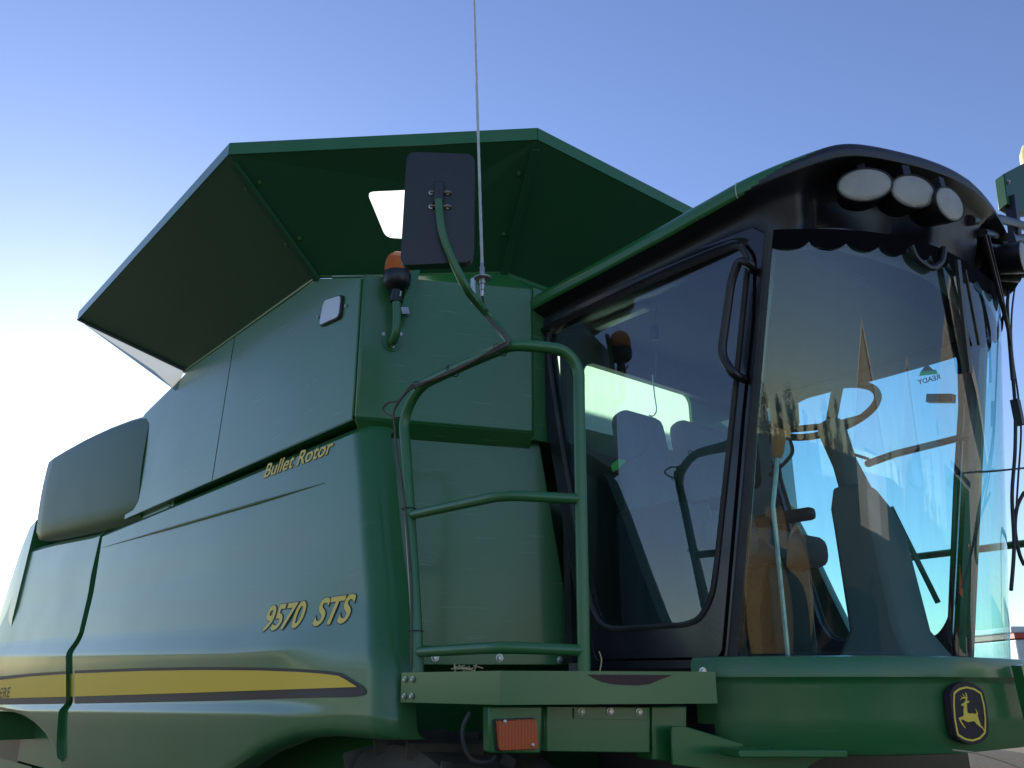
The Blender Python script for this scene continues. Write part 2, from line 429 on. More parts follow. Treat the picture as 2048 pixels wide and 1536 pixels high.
x_rear1 = edge_fn([(207,1058),(193,1150),(168,1265),(148,1302),(146,1400),(136,1425),(134,1480),(140,1536),(150,1700)])
x_front2 = edge_fn([(203,1058),(182,1150),(158,1265),(136,1300),(132,1400),(117,1425),(113,1480),(116,1536),(118,1700)])
ZT = 2.697
def z_bot1(x):
    return _interp([(-7.5,0.85),(-5.2,0.90),(-4.6,1.02),(-4.2,1.17),(-3.9,1.29),(-3.6,1.39),(-3.3,1.455),(-3.05,1.475),(-2.7,1.475)], x)
def shield(name, xa, xb, zb, zt, rnd, ncol=60, nz=22, flip=False):
    mb = MB(); cols = []
    creases = [1.530,1.535,1.540,1.547,1.552,1.557,1.564,1.570,1.575,1.580,1.588,1.60,1.65,1.70,1.75,1.780,1.785,1.79,1.80,1.805,1.81,1.82,1.835,1.85,1.86,1.865,1.87,1.88,1.895,1.90,1.905]
    for i in range(ncol+1):
        s = i/ncol
        s = 1-(1-s)**1.8 if rnd else s
        zs = []
        xm = xa(1.6)*(1-s)+xb(1.6)*s
        b, t = zb(xm), zt(xm)
        cz = [c+crease_shift(xm, c) for c in creases]; z1_ = 1.91+crease_shift(xm, 1.91)
        zs = [b + (cz[0]-0.004-b)*k/12 for k in range(12)] + cz + [z1_+(t-z1_)*k/nz for k in range(0, nz+1)]
        col = []
        for z in zs:
            x0, x1 = xa(z), xb(z); x = x0 + (x1-x0)*s
            y = panel_y(x, z)
            d = x1 - x
            if rnd and d < RF: y += RF - math.sqrt(max(0, RF*RF-(RF-d)**2))
            # rounded lower and upper hems
            e = z - b
            if e < 0.05: y += (0.05 - math.sqrt(max(0, 0.05**2-(0.05-e)**2)))*0.8
            e = t - z
            if e < 0.03: y += (0.03 - math.sqrt(max(0, 0.03**2-(0.03-e)**2)))
            col.append(Vector((x, y, z)))
        cols.append(col)
    n = len(cols[0])
    # returned edges give the sheet its thickness
    back = [[p + Vector((0, 0.05, 0)) for p in c] for c in cols]
    vs = [p for c in cols for p in c] + [p for c in back for p in c]; N = (ncol+1)*n
    fs = []
    for i in range(ncol):
        for j in range(n-1):
            fs.append((i*n+j, (i+1)*n+j, (i+1)*n+j+1, i*n+j+1)); fs.append((N+i*n+j, N+i*n+j+1, N+(i+1)*n+j+1, N+(i+1)*n+j))
        fs.append((i*n, N+i*n, N+(i+1)*n, (i+1)*n)); q = n-1
        fs.append((i*n+q, (i+1)*n+q, N+(i+1)*n+q, N+i*n+q))
    for j in range(n-1):
        fs.append((j, j+1, N+j+1, N+j)); k = ncol*n
        fs.append((k+j, N+k+j, N+k+j+1, k+j+1))
    if flip: vs = [mir(p) for p in vs]
    mb.add(vs, fs)
    return part(mb, name, 'panel', smooth=28)
sp = shield('side_shield', x_rear1, x_front, z_bot1, lambda x: ZT, True)
sp['label'] = 'long side shield with model lettering and yellow stripe'
X_TAIL = -9.3
def z_bot2(x):                                          # rear wheel arch
    return sum(_z_bot2(x+d) for d in (-0.2,-0.1,0,0.1,0.2))/5
def _z_bot2(x):
    return _interp([(-9.9,1.40),(-9.2,1.45),(-8.4,1.46),(-7.7,1.43),(-7.2,1.37),(-6.8,1.27),(-6.55,1.10),(-6.4,0.9),(-6.2,0.85),(-5,0.85)], x)
def z_top2(x):
    return _interp([(-9.8,2.84),(-8.6,2.80),(-6.9,2.715),(-5,2.697)], x)
rp = shield('rear_shield', lambda z: -9.95 + (z-1.6)*0.70, x_front2, z_bot2, z_top2, False, ncol=30)
shield('side_shield', x_rear1, x_front, z_bot1, lambda x: ZT, True, ncol=24, flip=True)
shield('rear_shield', lambda z: -9.95 + (z-1.6)*0.70, x_front2, z_bot2, z_top2, False, ncol=16, flip=True)
# recessed filler strip behind the joint, with the stripe running over it
mb = MB(); cols = []
zs = [0.9+ (2.6-0.9)*k/60 for k in range(61)]
for z in zs:
    cols.append([Vector((x, panel_y(x, z)+0.035, z)) for x in (x_front2(z)-0.06, x_rear1(z)+0.06)])
for a, b in zip(cols, cols[1:]): mb.add([a[0], a[1], b[1], b[0]], [(0,1,2,3)])
part(mb, 'joint_strip', 'green')

def band(name, mat, parent, us, vt, vb, dy):
    mb = MB(); rows = []
    for u in us:
        rows.append([on_panel(u, vt(u)+(vb(u)-vt(u))*k/4.0, dy) for k in range(5)])
    for a, b in zip(rows, rows[1:]):
        for k in range(4): mb.add([a[k], b[k], b[k+1], a[k+1]], [(0,1,2,3)])
    return part(mb, name, mat, parent, smooth=40)
def L(*t): return lambda u: _interp(t, u)
yt = L((-60,1368),(0,1360),(60,1353),(150,1347),(280,1342),(400,1340),(520,1341),(600,1344),(650,1348),(680,1352),(713,1373))
yb = L((-60,1399),(0,1397),(150,1393),(400,1385),(600,1378),(713,1374))
dt = L((-60,1361),(0,1353),(60,1347),(150,1341),(280,1336),(400,1334),(520,1335),(600,1338),(650,1341),(682,1346),(728,1374),(732,1384))
db = L((-60,1411),(0,1409),(150,1407),(400,1402),(600,1396),(700,1394),(722,1392),(732,1386))
def span(a, b, n): return [a+(b-a)*k/n for k in range(n+1)]
band('stripe_backing', 'decal', sp, span(149, 725, 40)+[729,732], dt, db, -0.003)
band('yellow_stripe', 'yellow', sp, span(149, 690, 40)+[700,713], yt, yb, -0.006)
band('stripe_backing', 'decal', rp, span(-4, 132, 16), dt, db, -0.003)
band('yellow_stripe', 'yellow', rp, span(-4, 132, 16), yt, yb, -0.006)
band('stripe_backing', 'decal', H, [112,128,140,158], dt, db, 0.031)
band('yellow_stripe', 'yellow', H, [112,128,140,158], yt, yb, 0.028)
# pressed groove: a raised lip above, a dark slit below
def crease(name, u0, v0, u1, v1, w, parent):
    pts = [on_panel(u0+(u1-u0)*k/20, v0+(v1-v0)*k/20, -0.001) for k in range(21)]
    rr = [w*min(1, 0.12+3*min(k/20, 1-k/20)) for k in range(21)]
    return part(MB().tube(pts, rr, 8), name, 'panel', parent)
crease('pressed_rib', 205, 1095, 648, 966, 0.011, sp)

def pieces(v, f):
    par = list(range(len(v)))
    def find(i):
        while par[i] != i: par[i] = par[par[i]]; i = par[i]
        return i
    for q in f:
        for i in q[1:]: par[find(i)] = find(q[0])
    grp = {}
    for q in f: grp.setdefault(find(q[0]), []).append(q)
    return [compact(v, g_) for g_ in grp.values()]
def compact(vs, fs):
    used = sorted({i for f in fs for i in f}); mp_ = {a: b for b, a in enumerate(used)}
    return [vs[i] for i in used], [tuple(mp_[i] for i in f) for f in fs]
def lettering(body, pl, pr, hpx_top, parent, dy, mat_f, mat_b, shear, off_f, off_b, surf, spacing=1.0, flipx=False):
    """pl, pr: pixels of the baseline ends; hpx_top: pixel of the cap line above pl"""
    a, b, t = surf(*pl), surf(*pr), surf(*hpx_top)
    h = (t - a).z
    v, f = text_polys(body, shear, off_f, spacing)
    x0, x1 = min(p.x for p in v), max(p.x for p in v); y0, y1 = 0.0, max(p.y for p in v)
    def mp(p, d):
        s = (p.x-x0)/(x1-x0); x = a.x+(b.x-a.x)*s; z = a.z+(b.z-a.z)*s + h*(p.y-y0)/(y1-y0)
        return Vector((x, panel_y(x, z)+d, z))
    if mat_b:
        vb_, fb = text_polys(body, shear, off_b, spacing)
        for vv, ff in pieces(vb_, fb): part(MB().add([mp(p, dy) for p in vv], ff), 'letter_outline', mat_b, parent, smooth=0)
    for vv, ff in pieces(v, f): part(MB().add([mp(p, dy-0.001) for p in vv], ff), 'letter', mat_f, parent, smooth=0)
lettering('9570  STS', (526,1261), (700,1243), (533,1213), sp, -0.002, 'pale_letter', 'decal', 0.22, 0.022, 0.044, on_panel)
lettering('Bullet Rotor', (528,956), (666,905), (532,930), sp, -0.002, 'pale_letter', 'decal', 0.28, 0.014, 0.034, on_panel)
lettering('ERE', (1,1396), (21,1395), (1,1376), rp, -0.008, 'decal', None, 0.04, 0.0, 0.05, on_panel, spacing=1.1)

# inner body behind the shields
part(MB().box((-11.0,2.6,0.45),(-6.3,2*YC-2.6,0.99)), 'wheel_well', 'black')
part(MB().box((-11.0,2.06,0.28),(-8.98,2*YC-2.06,0.979)), 'tail_skirt', 'green')
part(MB().box((-11.0,2.06,0.98),(-9.52,2*YC-2.06,1.22)), 'tail_floor', 'black')
part(MB().box((-9.5,2.05,1.0),(-3.32,2*YC-2.05,2.66)), 'body_core', 'green')
# front face of the body under the tank (slanting back towards the side)
PC = Vector((-3.14, 1.75, 0)); DF = Vector((0.388, 0.921, 0)).normalized(); NF = Vector((DF.y, -DF.x, 0))
def on_face(u, v, back=0.0): return on_pl(u, v, PC - NF*back, NF)
ZK = 2.72
bf_pix = [(772,852),(1064,866),(1078,884),(1147,1292),(832,1292)]
for f in (lambda p: p, mir):
    lp = [f(p) for p in fillet([on_face(u, v, 0.07) for u, v in bf_pix], 0.03, 4, True)]
    part(plate(lp, [], (f(NF*-1+Vector((0,0,0)))-f(Vector((0,0,0))))*0.04), 'front_body_panel', 'tank', smooth=30, bevel=0.008)
    part(plate([f(p) for p in [on_face(u, v, 0.10) for u, v in ((757,848),(790,850),(850,1335),(815,1335))]], [], (f(NF*-1)-f(Vector((0,0,0))))*0.05), 'edge_channel', 'green', bevel=0.006)
    # rubber seal of the shield's front edge
    part(MB().tube([f(on_face(u, v, 0.085)) for u, v in ((758,850),(770,930),(788,1080),(802,1200),(812,1330))], 0.012, 8), 'rubber_seal', 'rubber')
# lower frame rail with three washers and bolts under the front body panel
lp = [on_face(u, v, 0.06) for u, v in ((838,1306),(1150,1308),(1150,1330),(838,1330))]
fr = part(plate(lp, [], NF*-0.03), 'mounting_rail', 'green', bevel=0.003)
for u, v in ((870,1315),(999,1316),(1121,1320)): attach(bolt(on_face(u, v, 0.059), NF, None, 0.011), fr)

# ------------------------------------------------------------------ grain tank
YT = 1.75; ZTT = 3.40
def tp(u, v): return on_y(u, v, YT)
hin_f, hin_r = Vector((-3.6, YT, 3.55)), Vector((-5.40, YT, 3.56))
seam_t, seam_b = tp(463,728), tp(425,951)
t_front_b = Vector((-3.165, YT, ZK)); t_front_t = Vector((-3.165, YT, 3.385))
rear_t, rear_b, rear_m = tp(285,832), tp(250,1030), tp(372,747)
XF0 = (PC + DF*0.80).x
for f, side in ((lambda p: Vector(p), 1), (mir, 0)):
    th = Vector((0, 0.03 if side else -0.03, 0))
    zt_at = lambda x: 3.385 + (3.55-3.385)*min(1, max(0, (-3.165-x)/0.435))
    a = Vector((seam_t.x+0.004, YT, 3.55)); b = Vector((seam_b.x+0.004, YT, ZK))
    loop = [t_front_t, Vector((-3.6, YT, 3.545)), a, b, t_front_b]
    tpn = part(plate([f(p) for p in loop], [], th), 'tank_side_panel', 'tank', bevel=0.004)
    if side: tank_side = tpn
    a2 = a - Vector((0.008,0,0)); b2 = b - Vector((0.008,0,0))
    loop = [a2, Vector((-5.40, YT, 3.55)), Vector((rear_m.x, YT, rear_m.z)), Vector((rear_t.x, YT, rear_t.z)), Vector((rear_b.x, YT, ZK)), b2]
    part(plate([f(p) for p in fillet(loop, [0,0.02,0.02,0.06,0.0,0], 4, True)], [], th), 'tank_side_panel', 'tank', bevel=0.004)
    # slanting front face of the tank with a chamfered lower edge
    e0 = PC + DF*0.0; e1 = PC + DF*0.80
    c0, c1 = e0 - NF*0.0, e1
    zl = ZK; zt_ = 3.42
    fl = [Vector((e0.x, e0.y, zl+0.0)), Vector((e1.x, e1.y, zl)), Vector((e1.x, e1.y, zt_+0.02)), Vector((e0.x, e0.y, zt_-0.02))]
    ff = part(plate([f(p) for p in fl], [], f(NF*-1*0.03)-f(Vector((0,0,0)))), 'tank_front_panel', 'tank', bevel=0.012)
    if side: tank_front = ff
    ch = [Vector((e0.x, e0.y, zl-0.002)), Vector((e1.x, e1.y, zl-0.002)), Vector((e1.x, e1.y, zl-0.055))-NF*0.065, Vector((e0.x, e0.y, zl-0.055))-NF*0.065+DF*0.03]
    part(plate([f(p) for p in ch], [], f((Vector((0,0,1))*0.6-NF)*0.02)-f(Vector((0,0,0)))), 'tank_lower_edge', 'tank', bevel=0.003)
    # underside ledge along the side
    cs = [Vector((-3.165, YT+0.002, ZK-0.002)), Vector((rear_b.x, YT+0.002, ZK-0.002)), Vector((rear_b.x, YT+0.30, ZK-0.002)), Vector((-3.165, YT+0.30, ZK-0.002))]
    part(plate([f(p) for p in cs], [], (0, 0, 0.02)), 'tank_lower_edge', 'green')
    # horizontal closing sheet between face and flap hinge
    q = [Vector((-3.15,1.765,3.385)), e1+Vector((-0.005,0,3.43)), Vector((-2.98,2.43,3.556)), Vector((-3.6,1.755,3.556)), Vector((XF0-0.005,e1.y+0.05,3.43)), Vector((-2.98,YC,3.556)), Vector((XF0-0.005,YC,3.43))]
    part(MB().add([f(p) for p in q], [(0,1,2),(0,2,3),(1,4,2),(4,6,5,2)]), 'tank_top_sheet', 'green', smooth=0)
    part(MB().tube([f(p) for p in ((-5.4,1.752,3.557),(-3.6,1.752,3.557),(-2.98,2.43,3.557),(-2.98,YC,3.557))], 0.011, 8), 'hinge_rod', 'green')
e1 = PC + DF*0.80
XF = e1.x
yl, yr = e1.y+0.002, 2*YC-e1.y-0.002
win = [(XF, 2.60, 2.80), (XF, 3.62, 2.80), (XF, 3.62, 3.14), (XF, 2.60, 3.14)]
win = fillet(win, 0.07, 5, True)
tfc = part(plate([(XF, yl, 2.69), (XF, yr, 2.69), (XF, yr, 3.44), (XF, yl, 3.44)], [win], (-0.03,0,0)), 'tank_front_wall', 'tank')
part(sheet([p + Vector((-0.015,0,0)) for p in win]), 'inspection_pane', 'dustpane', tfc)
part(MB().box((-5.43,1.79,2.5),(-5.40,2*YC-1.79,3.55)), 'tank_rear_wall', 'tank')
part(plate([(-3.2,2.06,2.76),(-2.9,2.5,2.76),(-2.9,2*YC-2.5,2.76),(-3.2,2*YC-2.06,2.76),(-5.39,2*YC-2.06,2.76),(-5.39,2.06,2.76)], [], (0,0,-0.03)), 'tank_floor', 'galv')
part(MB().box((-6.2,1.79,2.3),(-5.45,2*YC-1.79,3.38)), 'engine_cover', 'green', bevel=0.05)
# small side work lamp on the tank
wl = [tp(*q) for q in ((652,601),(689,589),(684,637),(641,656))]
n_ = Vector((0,-1,0))
wf = part(plate(fillet(wl, 0.03, 4, True), [], (0,-0.010,0)), 'side_lamp_frame', 'black', tank_side, bevel=0.004)
c_ = sum(wl, Vector())/4
attach(part(plate([c_+(p-c_)*0.90+Vector((0,-0.0105,0)) for p in fillet(wl, 0.03, 4, True)], [], (0,-0.006,0)), 'side_lamp_lens', base_mat('clear_lamp_glass', (0.62,0.64,0.64), 0.25, 0.0, 0.5, 0.5)[0], None, bevel=0.003), tank_side)
for q in ((693,612),(637,634)): attach(bolt(tp(*q)+Vector((0,-0.001,0)), n_, None, 0.007), tank_side)

# ------------------------------------------------------------------ hopper extension flaps
ZR = 3.955
rimR_f, rimR_r = Vector((-3.475,1.20,ZR)), Vector((-5.98,1.20,ZR))
rimC = Vector((-2.48,2.215,ZR)); hinC = Vector((-2.98,2.43,3.55))
def flap(name, h0, h1, r0, r1, holes=(), flip=False):
    g = mir if flip else (lambda p: Vector(p))
    h0, h1, r0, r1 = map(g, (h0, h1, r0, r1))
    n = (h1-h0).cross(r0-h0).normalized()
    if n.z < 0: n = -n
    loop = [h0, h1, r1, r0]
    o = part(plate(loop, [[g(p) for p in h] for h in holes], n*0.005), name, 'greenshade', smooth=0)
    # folded flange standing on the rim
    d = (r1-r0).normalized(); out = d.cross(Vector((0,0,1)))
    mid = (h0+h1)/2
    if out.dot(r0-mid) < 0: out = -out
    fl = MB()
    p, q = r0+out*0.004, r1+out*0.004
    fl.add([p, q, q+Vector((0,0,0.062)), p+Vector((0,0,0.062)), p-out*0.004, q-out*0.004, q-out*0.004+Vector((0,0,0.062)), p-out*0.004+Vector((0,0,0.062))],
           [(0,1,2,3),(4,7,6,5),(3,2,6,7),(0,4,5,1),(0,3,7,4),(1,5,6,2)])
    fl.box((0,0,0),(0,0,0)) if False else None
    part(fl, 'rim_flange', 'green', o, smooth=0)
    return o, n
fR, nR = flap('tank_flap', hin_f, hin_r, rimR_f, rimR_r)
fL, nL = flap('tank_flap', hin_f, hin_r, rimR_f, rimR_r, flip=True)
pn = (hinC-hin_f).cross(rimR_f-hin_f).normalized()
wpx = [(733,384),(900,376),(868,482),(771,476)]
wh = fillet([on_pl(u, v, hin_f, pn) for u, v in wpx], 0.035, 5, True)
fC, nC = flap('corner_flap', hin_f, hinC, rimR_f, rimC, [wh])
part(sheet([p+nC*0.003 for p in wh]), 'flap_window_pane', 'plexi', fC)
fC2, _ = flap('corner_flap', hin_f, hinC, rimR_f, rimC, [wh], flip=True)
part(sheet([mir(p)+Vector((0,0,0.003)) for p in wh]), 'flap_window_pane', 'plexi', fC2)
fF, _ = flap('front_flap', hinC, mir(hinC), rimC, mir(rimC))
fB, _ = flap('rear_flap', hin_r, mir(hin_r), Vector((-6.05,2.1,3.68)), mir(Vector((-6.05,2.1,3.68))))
for a, b, par in ((hin_f, rimR_f, fC), (hinC, rimC, fF)):
    for g in ((lambda p: Vector(p)), mir):
        d = Vector((0,0,-0.012))
        p0 = g(a)+d; p1 = g(a+(b-a)*0.95)+d
        part(MB().bar(p0, p1, 0.035, 0.02), 'joint_rib', 'greenshade', par)
for a, b, par, nn in ((hin_f, rimR_f, fC, nC), (hin_f, rimR_f, fR, nR), (hinC, rimC, fC, nC)):
    for k in range(2):
        p = a+(b-a)*(0.3+0.45*k); cen_ = (hin_f+hinC+rimR_f+rimC)/4 if par is fC else (hin_f+hin_r+rimR_f+rimR_r)/4
        d = (cen_-p); d = d - (b-a).normalized()*d.dot((b-a).normalized()); p = p + d.normalized()*0.045
        attach(bolt(p-nn*0.001, -nn, None, 0.007, 'green'), par)
rl_ = [rimR_r+Vector((0.02,0,-0.004)), hin_r+Vector((0.02,0,-0.004))]
part(MB().bar(rl_[0], rl_[1], 0.03, 0.012), 'edge_strip', 'rubber', fR)
part(MB().bar(on_pl(665,551,hin_f,pn)+Vector((0,0,-0.01)), on_pl(1012,549,hin_f,pn)+Vector((0,0,-0.01)), 0.012, 0.012), 'hinge_strip', 'galv', fC)
# pale gusset at the rear corner
for g in ((lambda p: Vector(p)), mir):
    part(sheet([g(p) for p in (rimR_r+Vector((0.01,0.005,0.0)), hin_r+Vector((0,0.0,0)), hin_r+Vector((-0.12,0.0,-0.10)), hin_r+Vector((-0.32,-0.10,0.06)))]), 'corner_gusset', 'fabric')

# ------------------------------------------------------------------ engine side pod and tail hood
def pod(flip=False):
    rows = []
    # (u, v top, v bottom, y): outline of the rounded pod seen against the sky
    sec = [(284,833,1040,1.742),(262,839,1046,1.732),(230,849,1053,1.722),(190,865,1061,1.712),(150,884,1068,1.705),(115,904,1074,1.70),(92,918,1077,1.70),(81,927,1078,1.715),(75,934,1076,1.76),(72,938,1072,1.86),(71,944,1066,2.05)]
    for u, vt, vb, y in sec:
        p, q = on_y(u, vt, y), on_y(u, vb, y)
        if u < 80: k_ = on_y(80, 1000, 1.72); x = k_.x - (80-u)*0.012; p = on_y(80, vt, 1.72); q = on_y(80, vb, 1.72); p.x = q.x = x
        x = p.x*0.5+q.x*0.5
        zt, zb = p.z, q.z
        col = [Vector((x, y+0.9, zt+0.02)), Vector((x, y+0.30, zt+0.02)), Vector((x, y+0.06, zt)), Vector((x, y+0.012, zt-0.04))]
        for k in range(1, 9):
            t = k/9; col.append(Vector((x, y - 0.012*math.sin(math.pi*t)+0.010, zt-0.04+(zb+0.14-zt)*t)))
        col += [Vector((x, y+0.012, zb+0.10)), Vector((x, y+0.05, zb+0.03)), Vector((x, y+0.16, zb))]
        col.append(Vector((x, y+0.9, zb)))
        rows.append([mir(c) for c in col] if flip else col)
    mb = MB(); n = len(rows[0])
    vs = [p for r in rows for p in r]; fs = []
    for i in range(len(rows)-1):
        for j in range(n-1): fs.append((i*n+j, (i+1)*n+j, (i+1)*n+j+1, i*n+j+1))
    fs.append(tuple(range(n))); fs.append(tuple((len(rows)-1)*n+k for k in range(n)))
    mb.add(vs, fs); return part(mb, 'engine_side_pod', 'pod', smooth=50)
pod(); pod(True)
# tail hood: a rounded shell closing the rear
mb = MB(); rows = []
for k in range(15):
    t = k/14; x = -9.05 - 2.0*t
    ztop = _interp([(0,3.22),(0.15,3.20),(0.32,3.0),(0.5,2.66),(0.7,2.2),(0.88,1.7),(1,1.3)], t)
    w = 1.655 - 0.10*t
    rows.append([Vector((x, YC-w, 1.2)), Vector((x, YC-w-0.03, (1.2+ztop)/2)), Vector((x, YC-w+0.02, ztop-0.12)), Vector((x, YC-w+0.14, ztop)), Vector((x, YC, ztop+0.05)),
                 Vector((x, YC+w-0.14, ztop)), Vector((x, YC+w-0.02, ztop-0.12)), Vector((x, YC+w+0.03, (1.2+ztop)/2)), Vector((x, YC+w, 1.2))])
n = 9; vs = [p for r in rows for p in r]; fs = []
for i in range(len(rows)-1):
    for j in range(n-1): fs.append((i*n+j, (i+1)*n+j, (i+1)*n+j+1, i*n+j+1))
fs.append(tuple((len(rows)-1)*n+k for k in range(n))); fs.append(tuple(range(n)))
mb.add(vs, fs); part(mb, 'tail_hood', 'panel', smooth=40)

# ------------------------------------------------------------------ cab
YD = 2.557                                       # plane of the cab's right side
def cp(u, v, dy=0.0): return on_y(u, v, YD+dy)
Z_FLOOR = 1.74
cab = empty('cab', (0,0,0)); attach(cab)
outer_px = [(1060,612),(1300,532),(1505,452),(1540,470),(1520,640),(1500,830),(1462,1322),(1455,1340),(1172,1340),(1150,1190),(1095,870)]
door_px = [(1088,636),(1300,546),(1478,474),(1512,512),(1508,640),(1488,830),(1448,1306),(1440,1318),(1192,1322),(1165,1160),(1116,850)]
wind_px = [(1100,668),(1140,632),(1300,568),(1440,508),(1480,488),(1500,520),(1488,640),(1470,820),(1437,1130),(1428,1195),(1402,1240),(1372,1250),(1232,1258),(1205,1250),(1186,1215),(1160,1080),(1122,860),(1102,730)]
outer = [cp(*q) for q in outer_px]
door_o = fillet([cp(*q) for q in door_px], 0.04, 4, True)
win_o = fillet([cp(*q) for q in wind_px], 0.05, 4, True)
for g, side in (((lambda p: Vector(p)), 1), (mir, 0)):
    s = 1 if side else -1
    part(plate([g(p) for p in outer], [[g(p) for p in door_o]], (0,0.06*s,0)), 'cab_side_frame', 'cabblack', cab, bevel=0.006)
    dloop = [g(p)+Vector((0,-0.010*s,0)) for p in fillet([cp(*q) for q in door_px], 0.04, 4, True)]
    cd_ = sum(dloop, Vector())/len(dloop)
    dloop = [cd_+(p-cd_)*0.992 for p in dloop]
    wloop = [g(p)+Vector((0,-0.010*s,0)) for p in win_o]
    if not side:                                  # the far window reaches higher and further forward
        wloop = [p+Vector((0.06 if p.x > -2.1 else 0, 0, 0.045 if p.z > 2.75 else 0)) for p in wloop]
        dloop = [p+Vector((0.07 if p.x > -2.1 else 0, 0, 0.05 if p.z > 2.75 else 0)) for p in dloop]
    door = part(plate(dloop, [wloop], (0,0.05*s,0)), 'cab_door', 'cabblack', bevel=0.006)
    part(sheet([p+Vector((0,0.012*s,0)) for p in wloop]), 'door_glass', 'glass' if side else 'farglass', door, smooth=0)
    part(MB().tube(wloop, 0.011, 6, closed=True), 'window_seal', 'rubber', door)
    if side:
        near_door = door
        gh = [cp(1508,541,-0.012), cp(1500,528,-0.075), cp(1478,520,-0.085), cp(1463,560,-0.085), cp(1442,712,-0.085), cp(1468,750,-0.075), cp(1488,758,-0.012)]
        part(MB().tube(fillet(gh, 0.045, 6), 0.0165, 10), 'grab_handle', 'black', door)
        bolt_p = cp(1404,1343,-0.03)
# A-pillar facing strips
# windshield: plan curve between the A-pillars
xAb, xAt = cp(1466,1322).x, cp(1541,474).x; zWb, zWt = 1.735, 3.235
HW = YC - YD
def ws_point(s, t, out=0.0):
    """s -1..1 across, t 0..1 bottom to top"""
    xa = xAb + (xAt-xAb)*t
    dep = 0.47 + (0.34-0.47)*t + out
    e = 2.5
    return Vector((xa + dep*(1-abs(s)**e), YC + s*(HW+out+(0.07*t if s > 0 else 0)), zWb + (zWt-zWb)*t))
def wsgrid(ns, nt, s0, s1, t0, t1, out=0.0):
    mb = MB(); vs = []; fs = []
    for i in range(ns+1):
        q = s0+(s1-s0)*i/ns
        s = math.sin(q*math.pi/2)*0.35+q*0.65 if s0 == -1 and s1 == 1 else q
        for j in range(nt+1): vs.append(ws_point(s, t0+(t1-t0)*j/nt, out))
    for i in range(ns):
        for j in range(nt): fs.append((i*(nt+1)+j, (i+1)*(nt+1)+j, (i+1)*(nt+1)+j+1, i*(nt+1)+j+1))
    return mb.add(vs, fs)
ws = part(wsgrid(64, 10, -1, 1, 0, 1), 'windshield', 'wsglass', smooth=60)
for s in (-1, 1):
    part(MB().tube([ws_point(s, t/10, 0.004) for t in range(11)], 0.017, 8), 'windshield_seal', 'rubber', ws)
# scalloped fringe hanging inside the top of the windshield
mb = MB(); n = 260; top = []; bot = []
for i in range(n+1):
    s = -0.985 + 1.955*i/n
    ph = (s*0.5+0.5)*15 % 1.0
    drop = 0.032 + 0.045*math.sqrt(max(0.0, 1-(2*ph-1)**2))
    top.append(ws_point(s, 1.0, 0.012)); bot.append(ws_point(s, 1.0-drop/1.5, 0.012))
for i in range(n): mb.add([top[i], top[i+1], bot[i+1], bot[i]], [(0,1,2,3)])
part(mb, 'visor_fringe', 'mattblack', ws, smooth=0)
# cab floor, back wall with rear window, headliner
XB = -2.74
part(MB().box((XB, YD+0.03, 1.66), (xAb+0.05, 2*YC-YD-0.03, 1.735)), 'cab_floor', 'interior', cab)
mbf = MB(); pts = [ws_point(-1+2*k/24, 0, -0.02) for k in range(25)]
mbf = plate([Vector((p.x, p.y, 1.733)) for p in pts] , [], (0,0,-0.05)); part(mbf, 'cab_floor', 'interior', cab)
rw = fillet([(XB, 2.72, 2.66),(XB, 2*YC-2.72, 2.66),(XB, 2*YC-2.72, 3.10),(XB, 2.72, 3.10)], 0.09, 6, True)
part(plate([(XB, YD+0.05, 1.735),(XB, 2*YC-YD-0.05, 1.735),(XB, 2*YC-YD-0.05, 3.25),(XB, YD+0.05, 3.25)], [rw], (-0.04,0,0)), 'back_wall', 'darktrim', cab)
part(sheet([p+Vector((-0.02,0,0)) for p in rw]), 'rear_glass', 'farglass', cab, smooth=0)
part(MB().box((XB, YD+0.05, 3.235), (xAt, 2*YC-YD-0.05, 3.26)), 'headliner', 'liner', cab, bevel=0.01)

# ------------------------------------------------------------------ cab roof
half = [(-2.90,YC),(-2.90,2.62),(-2.87,2.50),(-2.80,2.475),(-2.4,2.47),(-2.0,2.47),(-1.70,2.485),(-1.55,2.525),(-1.43,2.60),(-1.335,2.70),(-1.27,2.85),(-1.215,3.05),(-1.18,3.25),(-1.17,YC)]
def resample(pts, n):
    pts = [Vector((p[0], p[1], 0)) for p in pts]; sm = smooth_pts(pts, 10)
    l = [0]
    for a, b in zip(sm, sm[1:]): l.append(l[-1]+(b-a).length)
    out = []; j = 0
    for k in range(n+1):
        d = l[-1]*k/n
        while j < len(l)-2 and l[j+1] < d: j += 1
        t = (d-l[j])/max(1e-9, l[j+1]-l[j]); out.append(sm[j].lerp(sm[j+1], min(1, t)))
    return out
hp = resample(half, 110)
ring = hp + [Vector((p.x, YC+(YC-p.y)*1.12, 0)) for p in hp[-2:0:-1]]
NR = len(ring)
rn = []
for i in range(NR):
    d = ring[(i+1) % NR]-ring[(i-1) % NR]; rn.append(Vector((d.y, -d.x, 0)).normalized())
cen = sum(ring, Vector())/NR
if rn[20].dot(ring[20]-cen) < 0: rn = [-q for q in rn]
def z_rim(x):
    return sum(_interp([(-2.9,3.395),(-2.4,3.41),(-2.0,3.427),(-1.75,3.45),(-1.60,3.472),(-1.50,3.493),(-1.42,3.52),(-1.35,3.55),(-1.30,3.572),(-1.22,3.588),(-1.17,3.618),(-1.0,3.618)], x+d) for d in (-0.04,-0.02,0,0.02,0.04))/5
def sm(a, b, x):
    t = min(1, max(0, (x-a)/(b-a))); return t*t*(3-2*t)
levels = [(-9,0.16),(-8,0.09),(-7,0.045)] + [(k/8.0, None) for k in range(0, 9)]
